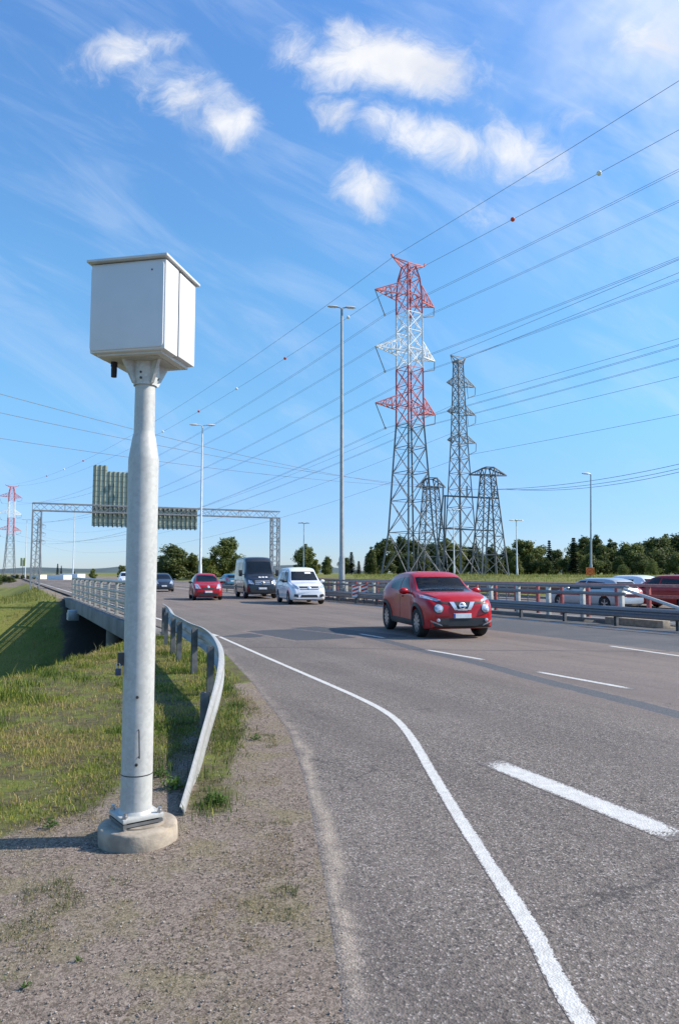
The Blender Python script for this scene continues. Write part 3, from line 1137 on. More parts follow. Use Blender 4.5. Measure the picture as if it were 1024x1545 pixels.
# base plate: two flanges clamped by bolts
mb = MB()
oc = [(.145 * math.cos(R(45 + 90 * k) + R(36)) * 1.18, .145 * math.sin(R(45 + 90 * k) + R(36)) * 1.18) for k in range(4)]
mb.prism(oc, zb + .010, zb + .034)
bp = mb.build('base_plate', M['galv'], cam_t, bevel=.006)
oc2 = [(x * .97, y * .97) for x, y in oc]
MB().prism(oc2, zb - .014, zb + .002).build('lower_plate', M['galv_post'], cam_t)
for x, y in oc:
    mb = MB().lathe([(.016, zb + .034), (.016, zb + .05), (.011, zb + .052), (.011, zb + .064)], 6, (x * .84, y * .84, 0))
    mb.lathe([(.011, .085), (.011, zb + .03)], 8, (x * .84, y * .84, 0))
    mb.build('bolt', M['steel'], bp)
z_top = zat(585, CY)
z_n1, z_n2 = zat(690, CY), zat(655, CY)
mb = MB()
mb.lathe([(r_ * 1.035, z_) for r_, z_ in [(.087, zb + .03), (.087, z_n1 - .02), (.085, z_n1), (.079, z_n1 + .04), (.066, z_n2 - .02), (.0605, z_n2), (.0595, z_n2 + .02), (.0575, z_top + .06)]], 48)
pole = mb.build('pole', M['galv'], cam_t, smooth=True, sharp=50)
zs = zat(1166, CY)
MB().lathe([(.0908, zs - .003), (.0908, zs + .003)], 48).build('seam', M['dark_hole'], pole)
# weld ring
MB().lathe([(.090, zb + .034), (.101, zb + .034), (.090, zb + .052)], 40).build('weld', M['galv'], pole, smooth=True)


def on_pole(px, py, r=.0905):
    """a point on the post's surface seen at px, py"""
    c = Vector((CX, CY, 0))
    d = ray(px, py)
    o_ = Vector((0, 0, EYE))
    A_ = d.x ** 2 + d.y ** 2
    B_ = 2 * ((o_.x - c.x) * d.x + (o_.y - c.y) * d.y)
    C_ = (o_.x - c.x) ** 2 + (o_.y - c.y) ** 2 - r * r
    s = (-B_ - math.sqrt(max(0, B_ * B_ - 4 * A_ * C_))) / (2 * A_)
    p = o_ + d * s
    nrm = Vector((p.x - c.x, p.y - c.y, 0)).normalized()
    return p - c, nrm


p1, n1 = on_pole(209.5, 1101)
p2, n2 = on_pole(209.5, 1142)
MB().tube([p1 - n1 * .01, p1 + n1 * .042, p2 + n2 * .042, p2 - n2 * .01], .0035, 8).build('handle', M['dark_hole'], pole, smooth=True)
for (px, py) in ((207.5, 1052), (206, 1154)):
    p1, n1 = on_pole(px, py)
    mb = MB().tube([p1 - n1 * .002, p1 + n1 * .008], .009, 6)
    mb.tube([p1 + n1 * .008, p1 + n1 * .016], .005, 6)
    mb.build('bolt', M['dark_hole'], pole)
# hasp and padlock on the left side
p1, n1 = on_pole(187.5, 1002)
side = Vector((-.93, -.37, 0)).normalized()
lk = MB().box((side.x * .102, side.y * .102, p1.z + .028), (.045, .03, .075), math.atan2(side.y, side.x))
hasp = lk.build('hasp', M['dark_hole'], cam_t, bevel=.004)
pl = Vector((side.x * .116, side.y * .116 - .012, p1.z - .045))
MB().box(pl, (.032, .022, .04), math.atan2(side.y, side.x)).build('padlock', M['blue_lock'], cam_t, bevel=.004)
ax = Vector((-side.y, side.x, 0)) * .0
MB().tube([pl + Vector((-.010, 0, .018)), pl + Vector((-.010, 0, .042)), pl + Vector((-.005, 0, .05)), pl + Vector((.005, 0, .05)), pl + Vector((.010, 0, .042)), pl + Vector((.010, 0, .018))], .0032, 8).build('shackle', M['steel'], cam_t, smooth=True)
# bracket under the box: cone with ribs
zc0, zc1 = zat(582, CY), zat(552, CY)
mb = MB().lathe([(.060, zc0 - .0), (.070, zc0 - .004), (.070, zc0 + .012), (.082, zc0 + .055), (.084, zc1 + .02)], 40)
for k in range(4):
    a = R(12 + 90 * k + 33)
    c_, s_ = math.cos(a), math.sin(a)
    pr = Vector((c_, s_, 0))
    pe = Vector((-s_, c_, 0)) * .009
    q4 = [pr * .065 + Vector((0, 0, zc0)), pr * .085 + Vector((0, 0, zc0 + .004)), pr * .158 + Vector((0, 0, zc1 + .012)), pr * .065 + Vector((0, 0, zc1 + .012))]
    mb.add([p + pe for p in q4] + [p - pe for p in q4], [(0, 1, 2, 3), (7, 6, 5, 4), (0, 4, 5, 1), (1, 5, 6, 2), (2, 6, 7, 3), (3, 7, 4, 0)])
br = mb.build('bracket', M['galv_pale'], cam_t, smooth=True, sharp=35)
for (px, py, r_) in ((212.8, 561, .078), (212.8, 569.5, .074), (239.3, 572.5, .076)):
    p1, n1 = on_pole(px, py, r_ + .004)
    MB().tube([p1 - n1 * .01, p1 + n1 * .003], .0075, 8).build('bolt', M['dark_hole'], br)
MB().box((0, 0, zc1 + .018), (.30, .30, .014), AB).build('top_plate', M['galv'], cam_t)
# housing
HW, HD = .48, .44
z0h = zc1 + .028
ztop = P(243, 391, 4.205).z
Hh = ztop - z0h
hs = thing('housing', None, None)
hs.parent = cam_t
hs.location = (-.012, 0, z0h)
hs.rotation_euler = (0, 0, AB)


def rbox(c, s, bev):
    return MB().box(c, s)


# lower pan (the underside recess), front half and back half with a dark gasket between them
MB().box((0, .0, -.003), (HW - .07, HD - .06, .02)).build('floor_pan', M['box_lid'], hs)
split = -.035
d1 = HD / 2 + split
front_c = (0, -HD / 2 + d1 / 2, Hh / 2)
MB().box(front_c, (HW, d1 - .004, Hh)).build('front_shell', M['box_white'], hs, bevel=.012)
d2 = HD - d1
MB().box((0, HD / 2 - d2 / 2 + .006, Hh / 2 + .002), (HW - .002, d2 - .014, Hh - .012)).build('back_shell', M['box_white'], hs, bevel=.012)
MB().box((0, -HD / 2 + d1 + .003, Hh / 2), (HW - .012, .016, Hh - .012)).build('gasket', M['rubber'], hs)
# front panel plate, slightly proud with rounded corners
pw, ph, rr_ = HW - .016, Hh - .03, .022
out = []
for (sx, sz, a0) in ((1, 1, 0), (-1, 1, 90), (-1, -1, 180), (1, -1, 270)):
    for k in range(5):
        a = R(a0 + 22.5 * k)
        out.append((sx * (pw / 2 - rr_) + rr_ * math.cos(a), sz * (ph / 2 - rr_) + rr_ * math.sin(a)))
n = len(out)
vs = [(x - .004, -HD / 2 + .003, z + Hh / 2 - .002) for x, z in out] + [(x - .004, -HD / 2 - .005, z + Hh / 2 - .002) for x, z in out]
mb = MB().add(vs, [tuple(range(n)), tuple(range(2 * n - 1, n - 1, -1))] + [(i, (i + 1) % n, n + (i + 1) % n, n + i) for i in range(n)])
MB_fp = mb.build('front_panel', M['box_white'], hs, bevel=.002)
MB().tube([(.155, -HD / 2 - .004, Hh - .065), (.155, -HD / 2 - .008, Hh - .065)], .005, 8).build('lock_hole', M['dark_hole'], hs)
mb = MB().box((0, 0, Hh + .012), (HW + .034, HD + .055, .015))
MB_lid = mb.build('lid', M['box_lid'], hs, bevel=.003)
MB().box((0, 0, Hh + .0), (HW - .03, HD - .03, .012)).build('lid_seal', M['rubber'], hs)
mb = MB().lathe([(.020, -.02), (.020, .03)], 16, (-.165, -.06, -.02))
mb.lathe([(.017, -.085), (.018, -.04), (.016, -.0)], 16, (-.165, -.06, -.02))
mb.build('cable_gland', M['rubber'], hs, smooth=True)

# ------------------------------------------------------------------ lattice pylons
def lattice(mb_of, levels, leg, br):
    """levels: list of (z, half width); mb_of(z) -> MB that takes the members at that height"""
    cor = lambda z, h: [Vector((sx * h, sy * h, z)) for sx, sy in ((-1, -1), (1, -1), (1, 1), (-1, 1))]
    for i in range(len(levels) - 1):
        (z0, h0), (z1, h1) = levels[i], levels[i + 1]
        A_, B_ = cor(z0, h0), cor(z1, h1)
        mb = mb_of((z0 + z1) / 2)
        for k in range(4):
            k2 = (k + 1) % 4
            mb.bar(A_[k], B_[k], leg)
            mb.bar(A_[k], B_[k2], br)
            mb.bar(A_[k2], B_[k], br)
            mb.bar(B_[k], B_[k2], br)


def fit_levels(ctrl, n_ratio=1.15):
    """panel heights about as tall as the mast is wide"""
    zc = [c[0] for c in ctrl]
    hc = [c[1] for c in ctrl]
    z = zc[0]
    out = []
    while z < zc[-1] - .3:
        h = float(np.interp(z, zc, hc))
        out.append((z, h))
        z += max(1.0, 2 * h * n_ratio)
    out.append((zc[-1], hc[-1]))
    return out


def arm(mb, z_low, z_up, hb, tip, s, thick, n=4):
    """pointed cross-arm along local X on side s"""
    T = Vector((s * tip, 0, z_low + .25))
    for sy in (-1, 1):
        lo, up = Vector((s * hb, sy * hb, z_low)), Vector((s * hb, sy * hb, z_up))
        mb.bar(lo, T, thick)
        mb.bar(up, T, thick)
        for k in range(1, n):
            f = k / n
            mb.bar(lo.lerp(T, f), up.lerp(T, f), thick * .7)
            mb.bar(lo.lerp(T, f), up.lerp(T, (k - 1) / n), thick * .7)
    for k in range(1, n):
        f = k / n
        a_, b_ = Vector((s * hb, -hb, z_low)).lerp(T, f), Vector((s * hb, hb, z_low)).lerp(T, f)
        mb.bar(a_, b_, thick * .7)
    return T


A_POS = Vector((P(620, 870, 130).x, 130, 1.1))
B_POS = Vector((P(14, 870, 450).x, 450, -2.0))
LINE_DIR = Vector((A_POS.x - B_POS.x, A_POS.y - B_POS.y, 0)).normalized()
ARM_ANG = math.atan2(LINE_DIR.x, -LINE_DIR.y)          # local X lies across the line
ZA = lambda py: P(620, py, 130).z - A_POS.z
BANDS = [(ZA(637), 'lat_dark', None), (ZA(553), 'lat_red', 'lower red painted lattice section'), (ZA(472), 'lat_white', 'white painted lattice section'), (99, 'lat_red', 'upper red painted lattice section')]


def pylon_striped(label, loc):
    t = thing('power_pylon', label, 'pylon', loc, ARM_ANG, 'red and white banded pylons')
    mbs = [MB() for _ in BANDS]

    def pick(z):
        for k, bnd in enumerate(BANDS):
            if z < bnd[0]:
                return mbs[k]
    body = [(0, 3.75), (ZA(800), 2.75), (ZA(700), 2.15), (ZA(637), 1.72), (ZA(430), 1.62), (ZA(402), .85)]
    lv = fit_levels(body, 1.0)
    lattice(pick, lv, .27, .11)
    for k, bnd in enumerate(BANDS):
        o = mbs[k].build('lattice_section', M[bnd[1]], t)
        if bnd[2]:
            o['label'] = bnd[2]
    clamps = []
    for (py, c) in ((452, 'lat_red'), (535, 'lat_white'), (618, 'lat_red')):
        z = ZA(py)
        ml, mr = MB(), MB()
        tips = [arm(ml, z, z + 2.7, 1.64, 7.6, -1, .16), arm(mr, z - .5, z + 2.4, 1.64, 5.9, 1, .16)]
        ml.build('cross_arm', M[c], t)
        mr.build('cross_arm', M[c], t)
        for s, T in zip((-1, 1), tips):
            mb = MB()
            if s < 0:
                cl = T + Vector((2.1, 0, -4.2))
                mb.tube([T, cl], .085, 6)
                mb.lathe([(.22, -.05), (.22, .05)], 12, cl, 'Y')
            else:
                cl = T + Vector((-2.6, 0, -1.5))
                mb.tube([T, T + Vector((-.1, 0, -1.7)), cl + Vector((0, 0, -.9))], .085, 6)
                mb.tube([T + Vector((-3.3, 0, .1)), cl + Vector((0, 0, -.9))], .06, 6)
                cl = cl + Vector((0, 0, -.9))
            mb.build('insulator', M['insul'], t)
            clamps.append(cl)
    mb = MB()
    zt = ZA(402)
    ends = []
    for s in (-1, 1):
        e_ = Vector((s * 3.6, 0, zt + .9))
        for sy in (-.85, .85):
            mb.bar((s * .85, sy, zt - .3), e_, .16)
            mb.bar((s * .85, sy, zt + .3), e_, .16)
            mb.bar((0, sy, zt + .3), (s * .85, sy, zt + .3), .16)
        mb.bar(e_, e_ + Vector((s * .3, 0, .5)), .3)
        ends.append(e_)
    mb.build('earth_wire_peak', M['lat_red'], t)
    return t, [Vector(c) for c in clamps], ends


pa, clampA, endA = pylon_striped('large red and white banded lattice pylon behind the red crossover car', A_POS)
rotA = Matrix.Rotation(ARM_ANG, 4, 'Z')
pb = copy_tree(pa)
pb.location = B_POS
pb['label'] = 'small distant red and white banded pylon at the far left edge'
wA = [A_POS + rotA @ c for c in clampA]
wB = [B_POS + rotA @ c for c in clampA]
eA = [A_POS + rotA @ c for c in endA]
eB = [B_POS + rotA @ c for c in endA]

T2 = Vector((P(695, 870, 136).x, 136, 1.1))
ZB = lambda py: P(695, py, 136).z - T2.z
T2B = Vector((P(57, 870, 500).x, 500, -2.0))


def pylon_grey(label, loc):
    t = thing('power_pylon', label, 'pylon', loc, ARM_ANG, 'grey lattice pylons')
    mb = MB()
    lattice(lambda z: mb, fit_levels([(0, 2.3), (ZB(780), 1.75), (ZB(660), 1.05), (ZB(545), .62)], 1.0), .20, .085)
    mb.build('lattice_section', M['lat_grey'], t)
    cl = []
    for py in (582, 625, 668):
        z = ZB(py)
        ml, mb = MB(), MB()
        Tl = arm(ml, z, z + 1.5, .8, 2.9, -1, .12, 3)
        Tr = arm(mb, z, z + 1.7, .8, 4.3, 1, .12, 3)
        ml.build('cross_arm', M['lat_grey'], t)
        mb.build('cross_arm', M['lat_grey'], t)
        mb = MB()
        c = Tr + Vector((-1.9, 0, -2.3))
        mb.tube([Tr, Tr + Vector((-.1, 0, -1.5)), c], .07, 6)
        mb.tube([Tr + Vector((-2.2, 0, .1)), c], .05, 6)
        mb.build('insulator', M['insul'], t)
        cl.append(c)
    mb = MB()
    z = ZB(545)
    for s in (-1, 1):
        for sy in (-.6, .6):
            mb.bar((0, sy, z), (s * 1.9, 0, z + .9), .12)
            mb.bar((s * .6, sy, z - 1), (s * 1.9, 0, z + .9), .12)
    mb.bar((-1.9, 0, z + .9), (1.9, 0, z + .9), .12)
    mb.build('earth_wire_peak', M['lat_grey'], t)
    return t, cl, [Vector((-1.9, 0, z + .9)), Vector((1.9, 0, z + .9))]


pg, clampG, endG = pylon_grey('slender all grey lattice pylon with short arms right of the banded pylon', T2)
pg2 = copy_tree(pg)
pg2.location = T2B
pg2['label'] = 'tiny distant grey lattice pylon seen inside the left gantry leg'


def pylon_short(label, px, D, top_py, wtop, wbase, reach, cap_py):
    loc = Vector((P(px, 870, D).x, D, 1.0))
    Zc = lambda py: P(px, py, D).z - loc.z
    t = thing('terminal_pylon', label, 'pylon', loc, R(12), 'short terminal pylons')
    mb = MB()
    lattice(lambda z: mb, fit_levels([(0, wbase), (Zc(cap_py), wtop)], .75), .19, .085)
    mb.build('lattice_section', M['lat_dark'], t)
    mb = MB()
    z = Zc(cap_py)
    zt = Zc(top_py)
    for s in (-1, 1):
        for sy in (-1, 1):
            a_ = Vector((s * reach, 0, z))
            mb.bar((0, sy * wtop, z), a_, .18)
            mb.bar((s * wtop * .7, sy * wtop, zt), a_, .18)
            for f in (.3, .6):
                mb.bar(Vector((0, sy * wtop, z)).lerp(a_, f), Vector((s * wtop * .7, sy * wtop, zt)).lerp(a_, f * .8), .11)
        mb.bar((s * wtop * .7, -wtop, zt), (s * wtop * .7, wtop, zt), .18)
    for sy in (-1, 1):
        mb.bar((-wtop * .7, sy * wtop, zt), (wtop * .7, sy * wtop, zt), .18)
        for s in (-1, 1):
            mb.bar((s * wtop, sy * wtop, z), (s * wtop * .7, sy * wtop, zt), .18)
    mb.build('cross_arm', M['lat_dark'], t)
    return t, loc, z


s1, s1loc, s1z = pylon_short('short dark lattice pylon with a flat cap left of the slender grey one', 651, 140, 722, 1.15, 2.4, 2.9, 735)
s2, s2loc, s2z = pylon_short('short dark lattice pylon with a wide pointed cap at right end of the pylon group', 738, 124, 706, .95, 2.35, 3.4, 717)
# portal frame between them
pf = thing('portal_frame', 'leaning dark steel portal frame between the two short pylons', 'frame', P(705, 870, 133))
org = pf.location
mb = MB()
pts4 = [P(668, 748, 134), P(752, 752, 131)]
MB().bar(pts4[0], pts4[1], .28).build('beam', M['lat_dark'], pf, org=org)
MB().bar(P(663, 797, 134), P(745, 801, 131), .22).build('beam', M['lat_dark'], pf, org=org)
for (a_, b_) in (((668, 748), (656, 872)), ((671, 748), (668, 872)), ((742, 751), (748, 872)), ((738, 751), (731, 872))):
    D_ = 134 if a_[0] < 700 else 131
    MB().bar(P(*a_, D_), P(*b_, D_), .26).build('leg', M['lat_dark'], pf, org=org)
for px in (668, 704, 745):
    MB().tube([P(px, 733, 133), P(px, 749, 133)], .16, 6).build('insulator', M['insul'], pf, org=org)


# ------------------------------------------------------------------ overhead wires and marker balls
def wire_fn(p, q_, sag):
    p, q_ = Vector(p), Vector(q_)
    return lambda s: p.lerp(q_, s) - Vector((0, 0, 4 * sag * s * (1 - s)))


def wire(fn, rad, label, group, n=40, s1=1.0):
    pts = [fn(s1 * i / n) for i in range(n + 1)]
    o = MB().tube([p - pts[0] for p in pts], rad, 4).build('power_line', M['wire'], smooth=True)
    o.location = pts[0]
    return tag(o, label, 'power line', group)


offC = Vector((LINE_DIR.x, LINE_DIR.y, 0)) * 384
cross = Vector((-LINE_DIR.y, LINE_DIR.x, 0))
lv_names = ['top', 'top', 'middle', 'middle', 'lowest', 'lowest']
for k in range(6):
    C_ = wA[k] + offC + Vector((0, 0, 24))
    side_ = 'left' if k % 2 == 0 else 'right'
    for s in (-.22, .22):
        o_ = cross * s
        wire(wire_fn(wA[k] + o_, C_ + o_, 6), .021, f'paired conductor rising right from the {lv_names[k]} {side_} arm of the big banded pylon', f'conductors right of the {lv_names[k]} {side_} arm')
        wire(wire_fn(wA[k] + o_, wB[k] + o_, 11), .021, f'paired conductor falling left from the {lv_names[k]} {side_} arm of the big banded pylon', f'conductors left of the {lv_names[k]} {side_} arm')
EWR, EWL = [], []
for k in range(2):
    nm = ('left', 'right')[k]
    fr_ = wire_fn(eA[k], eA[k] + offC + Vector((0, 0, (30, 22)[k])), 6)
    fl_ = wire_fn(eA[k], eB[k], 9)
    EWR.append(fr_)
    EWL.append(fl_)
    wire(fr_, .03, f'thin earth wire rising right from the {nm} tip of the banded pylon peak', f'earth wire right from {nm} tip')
    wire(fl_, .03, f'thin earth wire falling left from the {nm} tip of the banded pylon peak', f'earth wire left from {nm} tip')
rotG = Matrix.Rotation(ARM_ANG, 4, 'Z')
gnames = ['top', 'middle', 'lowest']
for k in range(3):
    a_ = T2 + rotG @ clampG[k]
    wire(wire_fn(a_, a_ + offC + Vector((0, 0, 22)), 6), .028, f'single conductor rising right from the {gnames[k]} arm of the slender grey pylon', 'grey pylon conductors to the right')
    wire(wire_fn(a_, T2B + rotG @ clampG[k], 11), .026, f'single conductor falling left from the {gnames[k]} arm of the slender grey pylon', 'grey pylon conductors to the left')
for k in range(2):
    a_ = T2 + rotG @ endG[k]
    b_ = a_ + offC + Vector((0, 0, 36))
    nm = ('left', 'right')[k]
    wire(wire_fn(a_, b_, 6), .03, f'earth wire rising right from the {nm} tip of the slender grey pylon peak', 'grey pylon earth wires')
for k, (y0, y1, d0_, px1, py1) in enumerate(((567, 690, 62, 628, 735), (597, 692, 66, 650, 733), (637, 694, 70, 672, 735))):
    p, q_ = P(0, y0, d0_), P(px1, py1, 139.5)
    p = p + (p - q_) * .4
    wire(wire_fn(p, q_, 1.9), .03, ('uppermost', 'middle', 'lowest')[k] + ' of three wires crossing from the left edge to the short dark pylon', 'wires crossing from the left edge')
for k, (px, py, y1) in enumerate(((706, 716, 672), (738, 716, 679), (764, 716, 684))):
    p, q_ = P(px, py + 22, 124), P(1024, y1, 92)
    q_ = q_ + (q_ - p) * .6
    wire(wire_fn(p, q_, 2.5), .036, ('topmost', 'middle', 'bottom')[k] + ' of three low wires rising right from the wide capped short pylon', 'low wires to the right')


def on_wire(fn, px, s0, s1):
    for _ in range(50):
        m_ = (s0 + s1) / 2
        if (proj(fn(m_))[0] - px) * (proj(fn(s1))[0] - px) > 0:
            s1 = m_
        else:
            s0 = m_
    return fn((s0 + s1) / 2)


balls = [(EWR[1], 773, .0, .19, 'red', 'red marker ball on the wire, nearer to the big banded pylon'),
         (EWR[1], 903, .0, .19, 'white', 'white marker ball on the wire high at the right'),
         (EWL[1], 525, .0, 1, 'white', 'white marker ball on the wire beside the tall lamp head'),
         (EWL[1], 430, .0, 1, 'red', 'red marker ball on the wire just left of the tall lamp post'),
         (EWL[1], 357, .0, 1, 'white', 'white marker ball on the wire between the two median lamp posts'),
         (EWL[1], 300, .0, 1, 'red', 'small red marker ball on the wire above the gantry beam'),
         (EWL[1], 246, .0, 1, 'white', 'small white marker ball on the wire just right of the camera post'),
         (EWL[0], 126, .0, 1, 'red', 'tiny red marker ball left of the large sign back'),
         (EWL[0], 97, .0, 1, 'white', 'tiny white marker ball above the left gantry beam'),
         (EWL[0], 71, .0, 1, 'red', 'tiniest red marker ball over the grey pylon inside the gantry')]
for fn, px, s0, s1_, c, lab in balls:
    p = on_wire(fn, px, s0, s1_)
    mb = MB().lathe([(.36 * math.sin(math.pi * k / 10) + .001, -.36 * math.cos(math.pi * k / 10)) for k in range(11)], 16)
    mb.lathe([(.38, -.03), (.38, .03)], 16)
    o = mb.build('marker_ball', M['ball_' + c], smooth=True)
    o.location = p
    tag(o, lab, 'marker ball', 'aircraft marker balls on the wires')

# ------------------------------------------------------------------ lamp posts
def lamp(label, loc, h, r0, reach, m_pole, heads=2, rz=0.0, group=None, lean=0.0, single=False, hs_=1.0):
    t = thing('lamp_post', label, 'lamp post', loc, rz, group)
    t.rotation_euler = (0, lean, rz)
    MB().lathe([(r0 * 1.35, 0), (r0 * 1.35, h * .14), (r0, h * .15), (r0 * .55, h)], 14).build('pole', m_pole, t, smooth=True)
    dirs = [(1, 0), (-1, 0)] if heads == 2 else [(1, 0), (-1, 0), (.35, .93), (-.35, -.93)]
    if single:
        dirs = [(-1, 0)]
    for dx, dy in dirs:
        d = Vector((dx, dy, 0))
        mb = MB().tube([Vector((0, 0, h - .1)), d * reach * .2 + Vector((0, 0, h + .03)), d * reach + Vector((0, 0, h + .08))], .05 * hs_, 8)
        mb.build('arm', m_pole, t, smooth=True)
        c = d * (reach + .32 * hs_) + Vector((0, 0, h + .08))
        ang = math.atan2(dy, dx)
        mb = MB()
        rows_ = []
        for i in range(9):
            f = i / 8
            wdt = (.06 + .16 * math.sin(math.pi * min(1, .15 + f * .8)) ** .7) * hs_
            hgt = (.03 + .09 * math.sin(math.pi * min(1, .2 + f * .7))) * hs_
            lx = (-.42 + .84 * f) * hs_
            rows_.append([(lx, wdt * math.cos(2 * math.pi * k / 10), hgt * math.sin(2 * math.pi * k / 10) * (1 if k < 5 else .5)) for k in range(11)])
        rt = Matrix.Rotation(ang, 3, 'Z')
        mb.grid([[tuple(c + rt @ Vector(p)) for p in row] for row in rows_])
        hd = mb.build('lamp_head', M['lamp_pale'], t, smooth=True)
        lens = MB().box(tuple(c + Vector((0, 0, -.05 * hs_))), (.5 * hs_, .24 * hs_, .03 * hs_), ang)
        lens.build('lens', M['lamp_glass'], hd)
    return t


MED = 17.85
g_ = 'tall lamp posts along the median'
p = P(515.5, 880, 43.5)
hh_ = P(516, 463, 43.5).z
lamp('tallest two headed lamp post rising from the median in mid picture', (p.x, p.y, -.1), hh_, .13, .32, M['lamp_steel'], 2, R(8), g_, hs_=.72)
p = P(302, 880, 77)
lamp('two headed median lamp post behind the small red hatchback', (p.x, p.y, -.1), P(302, 641, 77).z, .13, .6, M['lamp_pale'], 2, R(8), g_)
p = P(110, 880, 178)
lamp('thin far two headed lamp post above the white trailers at left', (p.x, p.y, -2.2), P(110, 765, 178).z + 2, .14, .6, M['lamp_pale'], 2, R(8), g_)
p = P(38, 880, 210)
lamp('thinnest far lamp post between the gantry leg and banded pylon at left', (p.x, p.y, -2.6), P(38, 784, 210).z + 2.6, .13, .7, M['lamp_pale'], 2, R(8), g_)
p = P(891, 880, 76)
lamp('leaning single arm lamp post rising behind the orange speed sign', (p.x, p.y, .8), P(893, 716, 76).z - .8, .11, .22, M['lamp_steel'], 1, R(10), None, R(1.6), True)
g_ = 'four headed lamp posts beyond the motorway'
for (px, py, D, lab) in ((780, 786, 112, 'pale four headed lamp post in front of the right tree wall'), (458, 790, 135, 'pale four headed lamp post above the white van'), (685, 770, 118, 'pale four headed lamp post standing among the grey pylons')):
    p = P(px, 880, D)
    lamp(lab, (p.x, p.y, .9 if px > 500 else -.1), P(px, py, D).z - (.9 if px > 500 else -.1), .11, .35, M['lamp_pale'], 4, R(5), g_)

# orange speed sign on its own post
p = P(890, 880, 70)
sg = thing('speed_sign', 'orange square 80 speed sign at the foot of the leaning lamp post', 'road sign', (p.x, p.y, float(terrain_z(np.array(p.x), np.array(p.y)))), R(-18))
z = P(890, 862, 70).z - sg.location.z
MB().tube([(0, .06, 0), (0, .06, z + .3)], .05, 8).build('post', M['plastic'], sg)
MB().box((0, 0, z), (.74, .03, .74)).build('panel', M['orange'], sg, bevel=.012)
mb = MB()
n = 36
o1 = [(.33 * math.cos(2 * math.pi * k / n), .33 * math.sin(2 * math.pi * k / n)) for k in range(n)]
i1 = [(x * .80, y * .80) for x, y in o1]
vs = [(x, -.02, z + y) for x, y in o1] + [(x, -.02, z + y) for x, y in i1]
mb.add(vs, [(k, (k + 1) % n, n + (k + 1) % n, n + k) for k in range(n)])
mb.build('red_ring', M['sign_red'], sg)


def text_mesh(s, size, m, parent, loc, rot, name='lettering'):
    cu = bpy.data.curves.new(name, 'FONT')
    cu.body = s
    cu.size = size
    cu.align_x = 'CENTER'
    cu.align_y = 'CENTER'
    cu.extrude = .004
    tmp = bpy.data.objects.new('tmp', cu)
    col.objects.link(tmp)
    dg = bpy.context.evaluated_depsgraph_get()
    me_ = bpy.data.meshes.new_from_object(tmp.evaluated_get(dg))
    bpy.data.objects.remove(tmp)
    me_.materials.clear()
    me_.materials.append(m)
    me_.name = name
    o_ = bpy.data.objects.new(name, me_)
    col.objects.link(o_)
    o_.parent = parent
    o_.location = loc
    o_.rotation_euler = rot
    return o_


text_mesh('80', .40, M['sign_red'], sg, (0, -.022, z), (math.pi / 2, 0, 0))

# ------------------------------------------------------------------ sign gantry
gl_ = P(44.5, 908, 73)
gr_ = P(420, 890, 83.5)
gl_.z, gr_.z = -.9, -.1
gang = math.atan2(gr_.y - gl_.y, gr_.x - gl_.x)
GL = (Vector((gr_.x, gr_.y, 0)) - Vector((gl_.x, gl_.y, 0))).length
gt = thing('sign_gantry', 'zinc truss gantry spanning the motorway behind the camera post', 'gantry', (gl_.x, gl_.y, 0), gang)
zt1, zt0 = P(51, 759, 73).z, P(51, 770, 73).z
ztr = P(413, 770, 83.5).z
dz = (ztr - zt1)


def truss(p, q_, wy, wz, chord, br, n):
    mb = MB()
    p, q_ = Vector(p), Vector(q_)
    d = (q_ - p)
    up = Vector((0, 0, 1)) if abs(d.normalized().z) < .8 else Vector((1, 0, 0))
    sd = Vector((0, 1, 0))
    C4 = [(sd * (sy * wy / 2) + up * (sz * wz / 2)) for sy, sz in ((-1, -1), (1, -1), (1, 1), (-1, 1))]
    for c in C4:
        mb.bar(p + c, q_ + c, chord)
    for i in range(n):
        a_, b_ = p + d * (i / n), p + d * ((i + 1) / n)
        for k in range(4):
            c1, c2 = C4[k], C4[(k + 1) % 4]
            if i % 2:
                c1, c2 = c2, c1
            mb.bar(a_ + c1, b_ + c2, br)
        if i % 4 == 0:
            for k in range(4):
                mb.bar(a_ + C4[k], a_ + C4[(k + 1) % 4], br)
    return mb


zmid = (zt1 + zt0) / 2
wz_ = (zt1 - zt0)
truss((0, 0, zmid), (GL, 0, zmid), .8, wz_, .10, .04, 34).build('beam', M['gantry'], gt)
truss((.45, 0, -1.5), (.45, 0, zmid - wz_ / 2), .8, .8, .13, .05, 12).build('leg', M['gantry'], gt)
truss((GL - .45, 0, -.2), (GL - .45, 0, zmid - wz_ / 2), .8, .8, .13, .05, 12).build('leg', M['gantry'], gt)
zbar = []


def on_gantry(px):
    lo, hi = 0, 1
    a_, b_ = Vector((gl_.x, gl_.y, 0)), Vector((gr_.x, gr_.y, 0))
    for _ in range(40):
        m_ = (lo + hi) / 2
        if proj(a_.lerp(b_, m_))[0] < px:
            lo = m_
        else:
            hi = m_
    return lo * GL, a_.lerp(b_, lo).y


